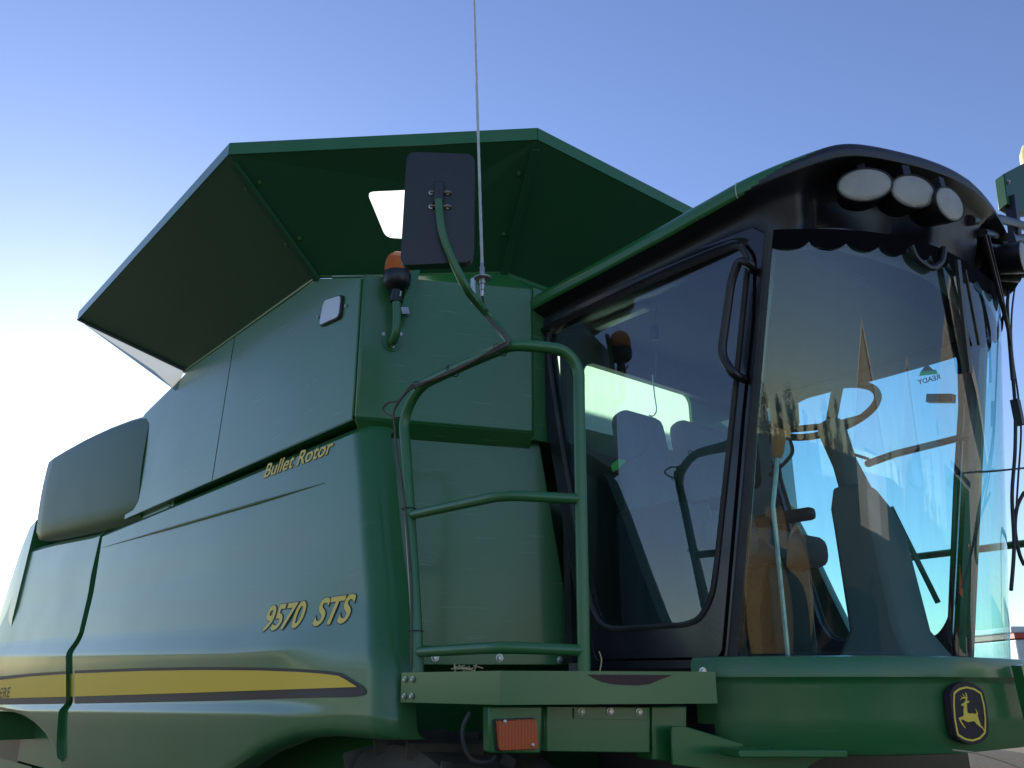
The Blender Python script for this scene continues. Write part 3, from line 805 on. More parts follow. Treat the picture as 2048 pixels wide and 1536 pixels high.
def roof_ring(kind):
    out = []
    for i in range(NR):
        p, n = ring[i], rn[i]; zr = z_rim(p.x); zb = 3.205
        fr = sm(-1.75, -1.45, p.x)                 # 1 at the front
        out.append(kind(p, n, zr, zb, fr))
    return out
rows = []
rows.append(roof_ring(lambda p,n,zr,zb,f: Vector((p.x,p.y,zb+0.03)) - n*(0.20+0.04*f)))
rows.append(roof_ring(lambda p,n,zr,zb,f: Vector((p.x,p.y,zb)) - n*(0.10+0.06*f)))
rows.append(roof_ring(lambda p,n,zr,zb,f: Vector((p.x,p.y,zb+0.012)) - n*(0.065+0.05*f)))
K = 14
for k in range(K+1):
    t = k/K
    def kd(p,n,zr,zb,f,t=t):
        z = (zb+0.03)+(zr-0.075-zb-0.03)*t
        # side: shallow gutter; front: lamp recess on each half
        ins = 0.055 + 0.03*math.sin(math.pi*t)*(1-f) - 0.045*sm(0.75,1,t) + (0.055*(1-t)-0.02*t)*f
        yy = min(p.y, 2*YC-p.y)
        rec = sm(2.57,2.66,yy)*(1-sm(3.14,3.21,yy))*sm(0.06,0.20,t)*(1-sm(0.86,1.0,t))*(1 if p.x > -1.9 else 0)
        return Vector((p.x,p.y,z)) - n*(ins+0.15*rec) + Vector((-0.0,0,0))
    rows.append(roof_ring(kd))
ib = len(rows)-1
ig = len(rows)
NG = 14
for k in range(NG+1):
    t = k/NG
    dz = _interp([(0,-0.075),(0.15,-0.066),(0.5,-0.036),(0.75,-0.014),(0.9,-0.002),(1,0.006)], t); dn = _interp([(0,-0.008),(0.15,0.001),(0.5,0.005),(0.75,-0.004),(0.9,-0.017),(1,-0.04)], t)
    rows.append(roof_ring(lambda p,n,zr,zb,f,dz=dz,dn=dn: Vector((p.x,p.y,zr+dz)) + n*dn))
rows.append(roof_ring(lambda p,n,zr,zb,f: Vector((cen.x+(p.x-cen.x)*0.85, cen.y+(p.y-cen.y)*0.85, zr+0.02))))
rows.append(roof_ring(lambda p,n,zr,zb,f: Vector((cen.x+(p.x-cen.x)*0.5, cen.y+(p.y-cen.y)*0.5, zr*0.5+3.42*0.5+0.05))))
rows.append(roof_ring(lambda p,n,zr,zb,f: Vector((cen.x+(p.x-cen.x)*0.02, cen.y+(p.y-cen.y)*0.02, 3.53))))
mg, mk = MB(), MB(); allv = [p for r in rows for p in r]
fg, fk = [], []
for i in range(len(rows)-1):
    for k in range(NR):
        f = (i*NR+k, i*NR+(k+1) % NR, (i+1)*NR+(k+1) % NR, (i+1)*NR+k)
        x = ring[k].x
        lim = -1.66 + 0.36*((i-ig)/NG)**1.2 if i >= ig else -99
        (fg if (i >= ig and (x < lim or i > ig+NG)) else fk).append(f)
roof = part(MB().add(*compact(allv, fg)), 'cab_roof', 'green', smooth=40)
part(MB().add(*compact(allv, fk)), 'roof_fascia', 'black', roof, smooth=40)
# chalky seam line across the roof edge
ks = min(range(NR), key=lambda k: (ring[k]-Vector((-1.66, 2.49, 0))).length)
part(MB().tube([rows[r][ks]+rn[ks]*0.001 for r in range(ig, ig+NG)], 0.0022, 5), 'seam_mark', 'white', roof)
# oval work lamps in the fascia
def work_lamp(c, aim, a, b, depth=0.14):
    aim = Vector(aim).normalized(); sx = aim.cross(Vector((0,0,1))).normalized(); sy = sx.cross(aim); n = 28
    def rg(h, k, e=0.0): return [Vector(c)+aim*h+sx*(math.cos(2*math.pi*i/n)*(a*k+e))+sy*(math.sin(2*math.pi*i/n)*(b*k+e)) for i in range(n)]
    def skin(rings):
        vs = [p for r in rings for p in r]; fs = []
        for i in range(len(rings)-1):
            for j in range(n): fs.append((i*n+j, i*n+(j+1) % n, (i+1)*n+(j+1) % n, (i+1)*n+j))
        fs.append(tuple(range(n))[::-1]); fs.append(tuple((len(rings)-1)*n+j for j in range(n))); return MB().add(vs, fs)
    hs = part(skin([rg(-depth,0.45), rg(-depth*0.8,0.8), rg(-0.03,0.97), rg(0.0,1.0), rg(0.006,1.0)]), 'lamp_housing', 'black', roof, smooth=50)
    part(skin([rg(0.004,0.95), rg(0.007,0.93), rg(0.0095,0.8), rg(0.0115,0.5), rg(0.012,0.1)]), 'lamp_lens', 'lens', roof, smooth=50)
    rgp = rg(0.006, 0.985)
    part(MB().tube(rgp, 0.003, 6, closed=True), 'lamp_rim', 'rubber', roof)
    part(MB().bar(Vector(c)-aim*0.03+sy*b, Vector(c)-aim*0.04+sy*(b+0.05), 0.03, 0.03), 'lamp_bracket', 'black', roof)
lam = [((1729,371),2.78,(0.62,-0.75,-0.10),0.098,0.066),((1824,384),2.93,(0.86,-0.50,-0.12),0.092,0.066),((1897,409),3.07,(0.97,-0.16,-0.14),0.086,0.066)]
for (u, v), y, aim, a, b in lam:
    c = on_y(u, v, y); work_lamp(c, aim, a, b)
    work_lamp(mir(c), (aim[0], -aim[1], aim[2]), a, b)

# ------------------------------------------------------------------ green front panel under the windshield, with emblem
def bp_xy(s, out=0.0):
    """s -1..1 across the front, beyond +-1 along the sides"""
    x0 = xAb - 0.02; hw = HW+0.055+out; dep = 0.52+out
    if abs(s) <= 1: return Vector((x0 + dep*(1-abs(s)**3.0), YC+s*hw, 0))
    return Vector((x0-(abs(s)-1), YC+math.copysign(hw, s), 0))
zprof = [(1.735,-0.03),(1.742,-0.012),(1.738,0.012),(1.715,0.022),(1.675,0.022),(1.662,0.006),(1.652,0.004),(1.55,0.004),(1.46,-0.004),(1.44,-0.016),(1.435,-0.05)]
ss = [-1.10+ 0.10*k/4 for k in range(4)] + [-1+2*k/72 for k in range(73)] + [1+0.10*k/4 for k in range(1,5)]
def bcol(s):
    return [Vector((*bp_xy(s, o).xy, z)) for z, o in zprof]
vs = []; fs = []
for s in ss: vs += bcol(s)
n = len(zprof)
for i in range(len(ss)-1):
    for j in range(n-1): fs.append((i*n+j, (i+1)*n+j, (i+1)*n+j+1, i*n+j+1))
front = part(MB().add(vs, fs), 'front_cowl', 'panel', smooth=45)
part(plate([Vector((*bp_xy(s,-0.05).xy, 1.50)) for s in ss], [], (0,0,-0.04)), 'cowl_underside', 'green', front)
# emblem: find where its pixel meets the cowl
def on_cowl(u, v, o=0.006):
    best = None
    for k in range(2001):
        s = -1+2*k/2000; p = bp_xy(s, o); d = ray(u, v); h = Vector((d.x, d.y)); h2 = Vector((p.x, p.y))
        c = h.x*h2.y-h.y*h2.x
        if best is None or abs(c) < best[0]:
            if h.dot(h2) > 0 and s < 0.6: best = (abs(c), s, p)
    s, p = best[1], best[2]; t = p.x/ray(u, v).x
    return s, CAM + ray(u, v)*t
s_e, p_e = on_cowl(1926, 1427)
tan = (bp_xy(s_e+0.01)-bp_xy(s_e-0.01)).normalized(); nrm = Vector((tan.y, -tan.x, 0))
if nrm.x < 0: nrm = -nrm
EC = p_e + nrm*0.004
up_ = Vector((0,0,1))
# emblem height in metres from its pixels
eh = (on_pl(1926,1362,EC,nrm)-on_pl(1926,1491,EC,nrm)).z; ew = (on_pl(1960,1427,EC,nrm)-on_pl(1889,1427,EC,nrm)).dot(tan)
def em(q, d):                                   # q in the 1355x1536 tracing of the emblem (centre 690,790)
    return EC + tan*((q[0]-692)/620.0*ew*1.0) + up_*(-(q[1]-790)/1250.0*eh) + nrm*d
badge = [(400,360),(520,215),(690,160),(850,205),(990,340),(1010,600),(990,1000),(940,1240),(800,1350),(640,1385),(500,1330),(390,1230),(375,900),(380,600)]
bl = fillet([em(q,0) for q in badge], 0.012, 4, True)
em_plate = part(plate(bl, [], nrm*0.022), 'emblem_badge', 'decal', front, bevel=0.005)
def sc(pts, cx, cy, kx, ky): return [(cx+(x-cx)*kx, cy+(y-cy)*ky) for x, y in pts]
ob = [(455,370),(560,290),(690,255),(830,290),(945,380),(965,620),(950,900),(905,1170),(790,1280),(650,1320),(520,1285),(405,1195),(395,900),(415,620)]
ib_ = sc(ob, 682, 788, 0.915, 0.93)
part(plate(fillet([em(q,0.0225) for q in ob], 0.006, 4, True), [fillet([em(q,0.0225) for q in ib_], 0.006, 4, True)], nrm*0.001), 'emblem_border', 'pale_letter', front, smooth=0)
deer = [(552,605),(600,580),(638,545),(650,500),(620,490),(580,500),(545,522),(572,492),(590,478),(560,440),(585,462),(605,470),(622,466),(602,392),(628,430),(636,466),(660,462),(655,368),(678,400),(678,470),(668,512),(668,545),(706,536),(690,575),(652,585),(648,640),(640,700),(640,765),(668,785),(730,783),(790,797),(802,755),(784,690),(808,735),(822,790),(806,822),(815,890),(828,975),(838,1020),(870,1062),(905,1140),(888,1165),(858,1080),(800,1030),(762,985),(735,935),(700,935),(630,950),(590,935),(555,905),(505,890),(520,950),(548,1015),(570,1065),(545,1050),(500,960),(470,870),(490,855),(555,835),(572,800),(570,740),(585,690),(598,640),(560,632)]
part(plate([em(q,0.0225) for q in deer], [], nrm*0.0012), 'leaping_deer', 'pale_letter', front, smooth=0)

# ------------------------------------------------------------------ platform beside the cab
BEND = on_y(1000, 1345, 1.71); BEND.z = 1.685
P_L = Vector((on_y(803,1348,1.71).x, 1.71, 1.685)); 
pr = on_pl(1431, 1352, BEND, NF); P_R = Vector((pr.x, pr.y, 1.685))
ZPB = 1.595
pl_pts = [P_L, BEND, P_R]
PI_ = [P_L+Vector((0,0.008,0)), BEND-NF*0.008+Vector((0,0.004,0)), P_R-NF*0.008]
inn = [P_R - NF*0.35, BEND - NF*0.5 + Vector((-0.2,0.1,0)), P_L + Vector((0,0.5,0))]
plat = part(plate([Vector((p.x,p.y,1.682)) for p in PI_+inn], [], (0,0,-0.02)), 'platform', 'green')
def fascia(a, b, nrm_):
    lp = [Vector((a.x,a.y,ZPB)), Vector((b.x,b.y,ZPB)), Vector((b.x,b.y,1.69)), Vector((a.x,a.y,1.69))]
    return part(plate(lp, [], -Vector(nrm_)*0.006), 'platform_fascia', 'green', plat, smooth=0)
f1 = fascia(P_L, BEND, (0,-1,0)); f2 = fascia(BEND, P_R, NF)
for u, v in ((811,1359),(826,1359),(809,1393),(824,1393)):
    attach(bolt(on_y(u, v, 1.7085), (0,-1,0), None, 0.007), plat)
# patch of worn bare metal on the fascia's upper edge
wp = [(1176,1349),(1190,1358),(1205,1364),(1228,1369),(1250,1370),(1275,1371),(1300,1368),(1318,1360),(1335,1354),(1345,1350)]
wl_ = [on_pl(u, v, BEND+NF*0.0025, NF) for u, v in wp]
wl_ = [Vector((p.x,p.y,min(p.z,1.6885))) for p in wl_]
part(sheet(wl_), 'worn_patch', 'rust', plat, smooth=0)
attach(bolt(on_pl(1405,1343,P_R-NF*0.1,NF), NF, None, 0.009), plat)
# handrail
BR = BEND + Vector((0.0,0.03,0)) 
def rl(u, v): return on_y(u, v, 1.745)
RB = on_y(1022, 690, 1.745)
def rr_(u, v): return on_pl(u, v, BEND-NF*0.03, NF)
RB = rr_(1022, 690)
hr = empty('handrail'); attach(hr)
base_l = rl(838,1340); base_l.z = 1.66
base_r = rr_(1168,1340); base_r.z = 1.66
main = [base_l, rl(832,1230), rl(812,900), rl(806,835), rl(838,772), rl(940,724), RB, rr_(1080,693), rr_(1130,700), rr_(1158,735), rr_(1158,800), base_r]
main = fillet(main, [0,0.05,0.1,0.07,0.07,0.1,0.035,0.05,0.07,0.07,0.05,0], 6)
part(MB().tube(main, 0.0205, 14), 'rail_frame', 'rail', hr)
for q in (((822,1030),(1008,990),(1158,998)), ((838,1304),(1008,1294),(1166,1301))):
    a, b, c = rl(*q[0]), rl(*q[1]), rr_(*q[2])
    part(MB().tube(fillet([a, b, c], 0.07, 6), 0.0175, 12), 'cross_rail', 'rail', hr)
# cable tied along the rail
cab_px = [(833,1330),(832,1180),(826,1090),(818,1000),(804,905),(798,850),(800,812),(830,775),(850,768),(905,742),(960,718),(1012,694),(1022,680),(1000,650),(975,625),(962,612)]
cpts = []
for u, v in cab_px:
    p = rl(u-3, v+6) if u < 1022 else rr_(u, v+6)
    cpts.append(p+Vector((0.012,-0.022,0)))
part(MB().tube(smooth_pts(cpts, 6), 0.0048, 6), 'cable', 'cable', hr)
cp2 = [p+Vector((0.004*math.sin(i*2.1), -0.003, 0.010*math.cos(i*1.7))) for i, p in enumerate(cpts)]
part(MB().tube(smooth_pts(cp2[6:], 6), 0.0045, 6), 'cable', 'cable', hr)
lo = [rl(806,838)+Vector((0,-0.02,0)), rl(785,830)+Vector((0,-0.03,0)), rl(779,820)+Vector((0,-0.03,0)), rl(790,808)+Vector((0,-0.03,0)), rl(806,806)+Vector((0,-0.025,0))]
part(MB().tube(smooth_pts(lo, 8), 0.0045, 6), 'cable', 'cable', hr)
def tie(p, d):
    d = Vector(d).normalized(); ref = Vector((0,0,1)) if abs(d.z) < 0.9 else Vector((1,0,0)); a = d.cross(ref).normalized(); b = d.cross(a)
    part(MB().tube([p+(a*math.cos(t)+b*math.sin(t))*0.026 for t in [2*math.pi*k/14 for k in range(14)]], 0.0022, 5, closed=True), 'cable_tie', 'rubber', hr)
for (u, v), d in (((805,838),(0,0,1)),((818,1018),(0,0,1)),((832,1262),(0,0,1)),((838,774),(1,0,0.4)),((905,742),(1,0,0.4)),((1000,700),(1,0,0.4))):
    tie(rl(u, v), d)

# mirror on its bent arm, antenna on the same arm
mi = empty('mirror'); attach(mi)
MC = on_y(890, 480, 1.62)
MN = Vector((0.80,-0.58,-0.10)).normalized()
mcp = on_y(876,415,1.485)
mo = [on_pl(u, v, mcp, MN) for u, v in ((814,303),(950,308),(948,524),(800,531))]
mc = sum(mo, Vector())/4
def am(u, v): return on_pl(u, v, mcp+MN*0.024, MN)
arm = [RB, rl(985,640), on_y(955,606,1.67), on_y(932,575,1.58), am(905,520), am(884,462), am(877,400)]
part(MB().tube(smooth_pts(arm, 6), 0.0145, 10), 'mirror_arm', 'rail', mi)
shell = part(plate(fillet(mo, 0.035, 6, True), [], -MN*0.05), 'mirror_housing', 'black', mi, bevel=0.014, seg=3)
part(plate([mc+(p-mc)*0.9-MN*0.0505 for p in fillet(mo, 0.03, 5, True)], [], -MN*0.002), 'mirror_glass', base_mat('mirror_silver', (0.85,0.85,0.87), 0.02, 1.0)[0], mi)
ca = on_pl(878,392,mcp,MN)
sx = MN.cross(Vector((0,0,1))).normalized()
part(MB().bar(on_pl(879,370,mcp,MN)+MN*0.016, on_pl(876,413,mcp,MN)+MN*0.016, 0.034, 0.03, up=MN), 'arm_clamp', 'black', mi, bevel=0.003)
for v in (386, 414):
    for u in (862, 895): attach(bolt(on_pl(u, v, mcp, MN)+MN*0.002, MN, None, 0.0055), mi)
    part(MB().tube([on_pl(860,v,mcp,MN)+MN*0.012, on_pl(903,v+1,mcp,MN)+MN*0.012], 0.0035, 6), 'clamp_bolt', 'steel', mi)
an = empty('antenna'); attach(an)
AB = on_y(965, 556, 1.69)
part(MB().bar(on_y(946,556,1.695), on_y(948,606,1.695), 0.024, 0.006, up=(0,1,0)), 'antenna_bracket', 'steel', an, bevel=0.001)
part(MB().lathe(AB+Vector((0,0,-0.003)), (0,0,1), [(0.030,0),(0.030,0.005),(0.012,0.006),(0.012,0.012)], 18), 'mount_disc', 'galv', an)
part(MB().lathe(AB+Vector((0,0,-0.07)), (0,0,1), [(0.005,0),(0.007,0.012),(0.007,0.022),(0.009,0.024),(0.009,0.045),(0.012,0.047),(0.012,0.066)], 12), 'cable_connector', 'steel', an)
wt = on_y(947, -40, 1.69)
part(MB().lathe(AB, (wt-AB), [(0.009,0.01),(0.009,0.04),(0.006,0.05),(0.0055,0.06)], 10), 'whip_ferrule', 'steel', an)
dirw = (wt-AB); pw = [AB+dirw*(k/40) + Vector((0,0,0)) for k in range(1, 47)]
part(MB().tube(pw, [0.0052*(1-0.25*k/46) + (0.0006 if k % 2 else 0) for k in range(46)], 8), 'whip', 'white', an)
part(MB().tube(smooth_pts([AB+Vector((0,0,-0.07)), on_y(968,608,1.71), on_y(975,622,1.71)], 6), 0.004, 6), 'antenna_cable', 'cable', an)

# beacon on the tank's front face
be = empty('beacon'); attach(be)
def bf(u, v, out): return on_pl(u, v, PC+NF*out, NF)
fl = bf(785,683,0.002)
part(MB().lathe(fl, NF, [(0.046,0),(0.046,0.003)], 24), 'mount_flange', 'green', be)
for u, v in ((768,668),(801,668),(785,692)): attach(bolt(bf(u,v,0.004), NF, None, 0.006), be)
stk = [bf(785,680,0.0), bf(786,684,0.05), bf(793,664,0.085), bf(794,625,0.085), bf(793,600,0.085)]
part(MB().tube(fillet(stk, 0.03, 6), 0.0195, 12), 'stand_pipe', 'rail', be)
bc = bf(792,604,0.085)
part(MB().lathe(bc, (0,0,1), [(0.026,0),(0.026,0.03),(0.022,0.032),(0.022,0.055),(0.048,0.068),(0.060,0.085),(0.062,0.125),(0.058,0.14)], 24), 'beacon_base', 'black', be)
part(MB().lathe(bc, (0,0,1), [(0.0575,0.138),(0.0575,0.17),(0.054,0.20),(0.044,0.222),(0.026,0.235),(0.006,0.238)], 24), 'beacon_dome', 'amberdome', be)
part(MB().tube([bf(801,592,0.12), bf(803,582,0.13)], 0.004, 6), 'wing_screw', 'steel', be)
part(MB().bar(bf(808,632,0.06), bf(832,536,0.045), 0.042, 0.012, up=NF), 'flat_strut', 'green', be, bevel=0.002)
part(MB().bar(bf(800,622,0.085), bf(815,622,0.06), 0.02, 0.03), 'strut_clamp', 'steel', be)

# ------------------------------------------------------------------ under the platform: lamp box, beam, step bracket
BX = BEND + NF*-0.10
def un(u, v, back): return on_pl(u, v, BEND - NF*back, NF)
part(plate([un(u,v,0.14) for u,v in ((1090,1412),(1302,1414),(1302,1506),(1090,1503))], [], -NF*0.10), 'cross_beam', 'green', bevel=0.006)
part(plate([un(u,v,0.139) for u,v in ((1146,1416),(1294,1418),(1294,1440),(1146,1437))], [], NF*0.006), 'bolt_strip', 'green', bevel=0.002)
for u, v in ((1163,1423),(1220,1423),(1278,1424)): attach(bolt(un(u,v,0.132), NF, None, 0.008))
part(plate([un(u,v,0.16) for u,v in ((1302,1412),(1374,1412),(1372,1525),(1304,1520))], [], -NF*0.12), 'support_post', 'green', bevel=0.005)
lb = part(plate([un(u,v,0.08) for u,v in ((977,1412),(1086,1412),(1082,1507),(978,1506))], [], -NF*0.07), 'lamp_box', 'green', bevel=0.006)
lo_ = [un(u,v,0.078) for u,v in ((986,1438),(1068,1435),(1073,1498),(990,1502))]
part(plate(fillet(lo_,0.008,3,True), [], NF*0.014), 'turn_signal_base', 'black', lb, bevel=0.003)
lc = sum(lo_, Vector())/4
part(plate([lc+(p-lc)*0.93+NF*0.0142 for p in fillet(lo_,0.010,4,True)], [], NF*0.022), 'turn_signal_lens', 'amber', lb, bevel=0.006)
for u, v in ((1010,1443),(1066,1490)): attach(bolt(un(u,v,0.040), NF, None, 0.0035), lb)
part(MB().tube(smooth_pts([un(u,v,0.12) for u,v in ((940,1425),(926,1455),(928,1490),(945,1520),(978,1524),(992,1512))], 8), 0.006, 6), 'lamp_wire', 'rubber', lb)
# step bracket running forward to a tread plate
sb = part(plate([un(u,v,0.10) for u,v in ((1342,1454),(1370,1452),(1560,1510),(1650,1512),(1580,1560),(1345,1530))], [], -NF*0.012), 'step_bracket', 'green', bevel=0.003)
tr0 = [un(1460,1502,0.0), un(1668,1500,0.0)]
part(MB().bar(un(1458,1505,-0.01), un(1672,1505,-0.01), 0.12, 0.022), 'step_tread', 'green', sb, bevel=0.004)
for k in range(14):
    p = un(1462+15*k, 1498, 0.045); part(MB().box(tuple(p-Vector((0.004,0.02,0.001))), tuple(p+Vector((0.004,0.02,0.006)))), 'tread_tooth', 'green', sb)
# chassis, axles, feeder house
part(MB().box((-8.9,2.5,0.85),(-2.2,2*YC-2.5,1.15)), 'chassis', 'green')
part(MB().box((-3.05,2.0,0.72),(-2.75,2*YC-2.0,1.02)), 'front_axle', 'green')
part(MB().box((-2.5,2.5,1.15),(-1.95,2*YC-2.5,1.66)), 'cab_mount', 'black')
fhp = [(-2.4,YC-0.62,1.35),(-0.3,YC-0.62,0.75),(-0.3,YC-0.62,0.25),(-2.4,YC-0.62,0.75)]
fh = part(plate(fhp, [], (0,1.24,0)), 'feeder_house', 'green', bevel=0.02)
part(MB().box((-0.32,YC-0.80,0.15),(-0.22,YC+0.80,0.85)), 'feeder_frame', 'green', fh, bevel=0.01)
for f in (lambda p: Vector(p), mir):
    part(MB().tube([f((-2.2,2.72,0.75)), f((-0.5,2.85,0.45))], 0.05, 14), 'lift_cylinder', 'black', fh)
def wheel(c, r, w, name):
    c = Vector(c); e = empty(name); attach(e)
    prof = [(r*0.52,-w*0.42),(r*0.62,-w*0.5),(r*0.86,-w*0.5),(r*0.95,-w*0.44),(r*0.965,-w*0.2),(r*0.965,w*0.2),(r*0.95,w*0.44),(r*0.86,w*0.5),(r*0.62,w*0.5),(r*0.52,w*0.42)]
    part(MB().lathe(c, (0,1,0), prof, 48), 'tyre', 'tyre', e, smooth=40)
    for side in (-1, 1):
        for k in range(20):
            a = 2*math.pi*(k+0.25*(side+1))/20; b = a+0.16
            p = c+Vector((math.cos(a)*r*0.975, side*w*0.03, math.sin(a)*r*0.975)); q = c+Vector((math.cos(b)*r*0.95, side*w*0.49, math.sin(b)*r*0.95))
            part(MB().bar(p, q, 0.055, 0.06, up=(p-c)), 'tread_lug', 'tyre', e)
    part(MB().lathe(c, (0,1,0), [(r*0.3,-w*0.12),(r*0.50,-w*0.2),(r*0.54,-w*0.42),(r*0.54,w*0.42),(r*0.50,w*0.2),(r*0.3,w*0.12)], 36), 'rim', 'rimyellow', e, smooth=40)
    for k in range(8):
        a = 2*math.pi*k/8; attach(bolt(c+Vector((math.cos(a)*r*0.22, -w*0.125, math.sin(a)*r*0.22)), (0,-1,0), None, 0.018), e)
wheel((-2.93,2.13,0.74), 0.74, 0.55, 'drive_wheel'); wheel((-2.93,2*YC-2.13,0.74), 0.74, 0.55, 'drive_wheel')
wheel((-8.3,2.3,0.6), 0.6, 0.42, 'steer_wheel'); wheel((-8.3,2*YC-2.3,0.6), 0.6, 0.42, 'steer_wheel')
part(MB().box((-8.4,2.3,0.5),(-8.2,2*YC-2.3,0.72)), 'rear_axle', 'green')
# far-side platform, rail and lamp bracket past the windshield
lpf = part(MB().box((-2.6,2*YC-2.5,1.60),(-1.2,2*YC-1.7,1.68)), 'left_platform', 'green', bevel=0.005)
part(MB().tube(fillet([(-1.22,5.0,1.66),(-1.30,4.95,2.35),(-2.5,5.05,2.35),(-2.5,5.05,1.66)], 0.08, 6), 0.02, 10), 'left_handrail', 'rail', lpf)
# ------------------------------------------------------------------ roof-corner brackets, wipers and hoses at the far front corner
bk = empty('far_lamp_bracket'); attach(bk)
def fx(u, v, x): return on_x(u, v, x)
XQ = -1.38
part(MB().tube([fx(1940,441,-1.22), fx(2000,438,-1.30), fx(2048,452,XQ), fx(2075,470,XQ)], 0.022, 10), 'bracket_tube', 'black', bk)
part(MB().tube([fx(1965,466,-1.22), fx(2060,482,XQ)], 0.020, 10), 'bracket_tube', 'black', bk)
part(MB().tube([fx(1975,494,-1.22), fx(2060,500,XQ)], 0.016, 10), 'bracket_tube', 'black', bk)
part(MB().bar(fx(2022,396,XQ), fx(2030,470,XQ), 0.05, 0.04), 'bracket_post', 'black', bk)
part(plate([fx(u,v,XQ) for u,v in ((2008,347),(2048,326),(2130,330),(2130,420),(2042,424),(2016,408),(2012,380))], [], (-0.06,0.03,0)), 'lamp_shroud', 'greenshade', bk, bevel=0.006)
attach(bolt(fx(2016,364,XQ+0.003), (1,0,0), None, 0.009), bk)
part(MB().lathe(fx(2070,330,XQ-0.12), (0,0,1), [(0.075,0),(0.075,0.05),(0.07,0.09),(0.05,0.14),(0.02,0.16)], 20), 'pale_beacon', base_mat('pale_yellow_plastic',(0.75,0.65,0.32),0.35)[0], bk, smooth=50)
for q in (((2030,520),0.055),((2040,490),0.06)):
    (u, v), r = q; work_c = fx(u, v, -1.30)
part(MB().lathe(fx(2048,522,-1.42), (1,0.5,-0.2), [(0.04,-0.1),(0.085,-0.04),(0.09,0.0),(0.09,0.03),(0.085,0.035)], 20), 'far_lamp', 'black', bk)
part(MB().lathe(fx(2048,522,-1.42), (1,0.5,-0.2), [(0.08,0.036),(0.075,0.040),(0.02,0.044)], 20), 'far_lamp_lens', 'lens', bk)
wp_ = empty('wiper'); attach(wp_)
def ws_px(u, v, out=0.03):
    best = None; d = ray(u, v)
    for i in range(241):
        s = -1+2*i/240; 
        t = 0.5
        for _ in range(6):
            p = ws_point(s, t, out); k = Vector((p.x,p.y)).length/Vector((d.x,d.y)).length; t = (CAM_H+d.z*k-zWb)/(zWt-zWb)
        p = ws_point(s, t, out); c = abs(d.x*p.y-d.y*p.x)
        if best is None or c < best[0]-1e-9: best = (c, s, t)
    return ws_point(best[1], best[2], out)
part(MB().bar(ws_px(1915,520,0.04), ws_px(1940,745,0.02), 0.030, 0.012, up=(1,0,0)), 'wiper_arm', 'black', wp_)
part(MB().tube([ws_px(1930,540,0.03), ws_px(1958,690,0.015)], 0.006, 6), 'wiper_rod', 'black', wp_)
hl = fillet([ws_px(1822,492,0.02), ws_px(1832,518,0.02), ws_px(1862,540,0.02), ws_px(1885,525,0.02), ws_px(1888,495,0.02)], 0.03, 5)
part(MB().tube(hl, 0.013, 8), 'wiper_bracket', 'black', wp_)
part(MB().tube([fx(1968,470,-1.18), fx(1996,580,-1.22), fx(2018,660,-1.25), fx(2026,760,-1.27)], 0.009, 8), 'wiper_arm', 'black', wp_)
part(MB().tube([fx(1976,470,-1.18), fx(2004,590,-1.22), fx(2021,690,-1.25)], 0.006, 8), 'wiper_rod', 'black', wp_)
hs = empty('hose_bundle'); attach(hs)
hz = [[(2046,470),(2030,520),(2016,590),(2016,640),(2022,720),(2030,810),(2030,900),(2024,990),(2028,1090),(2022,1180)],
      [(2048,985),(2034,1015),(2030,1060),(2038,1105),(2048,1130)],[(2060,935),(2030,938),(1990,942),(1960,944)],
      [(2050,486),(2036,540),(2024,620),(2024,700),(2036,790),(2042,860),(2036,960),(2030,1060),(2026,1150)]]
for k, q in enumerate(hz):
    part(MB().tube(smooth_pts([fx(u, v, -1.30 if v > 560 else -1.38) for u, v in q], 8), 0.007 if k in (0,1) else 0.004, 7), 'hose', 'rubber', hs)
part(MB().bar(fx(2030,800,-1.29), fx(2040,850,-1.29), 0.03, 0.03), 'hose_clip', 'black', hs)
part(MB().bar(fx(2036,1330,-1.35), fx(2062,1440,-1.35), 0.035, 0.035), 'green_brace', 'green', hs)

# ------------------------------------------------------------------ inside the cab
st = empty('steering'); attach(st)
SW = on_y(1650, 824, YC); ax = Vector((-0.26,0.03,0.97)).normalized()
a_ = ax.cross(Vector((0,1,0))).normalized(); b_ = ax.cross(a_)
part(MB().tube([SW+(a_*math.cos(t)+b_*math.sin(t))*0.228 for t in [2*math.pi*k/40 for k in range(40)]], 0.0165, 10, closed=True), 'wheel_rim', 'darktrim', st)
hub = SW - ax*0.07
for ang in (0.3, 2.4, 4.5):
    e = SW+(a_*math.cos(ang)+b_*math.sin(ang))*0.222
    part(MB().bar(hub, e, 0.045, 0.014, up=ax), 'wheel_spoke', 'darktrim', st)
part(MB().lathe(hub, ax, [(0.05,-0.20),(0.055,-0.1),(0.06,-0.02),(0.05,0.01),(0.02,0.02)], 18), 'wheel_hub', 'interior', st)
col0 = hub - ax*0.17; colb = Vector((col0.x+0.22, YC, 1.74))
part(MB().tube([col0, col0+Vector((0.04,0,-0.15))], [0.05,0.065], 14), 'column_neck', 'interior', st)
ped = MB(); q0 = col0+Vector((0.03,0,-0.12))
def rect(c, w, d): return [c+Vector((-d,-w,0)), c+Vector((d,-w,0)), c+Vector((d,w,0)), c+Vector((-d,w,0))]
r3 = [rect(q0,0.07,0.06), rect(Vector((q0.x+0.02,YC,q0.z-0.10)),0.12,0.08), rect(Vector((q0.x+0.04,YC,2.25)),0.13,0.09), rect(Vector((q0.x+0.07,YC,1.85)),0.14,0.10), rect(Vector((q0.x+0.08,YC,1.735)),0.19,0.15)]
vs = [p for r in r3 for p in r]; fs = [(0,1,2,3),(16,17,18,19)]
for i in range(4):
    for k in range(4): fs.append((i*4+k, i*4+(k+1) % 4, (i+1)*4+(k+1) % 4, (i+1)*4+k))
part(ped.add(vs, fs), 'steering_pedestal', 'interior', st, bevel=0.02)
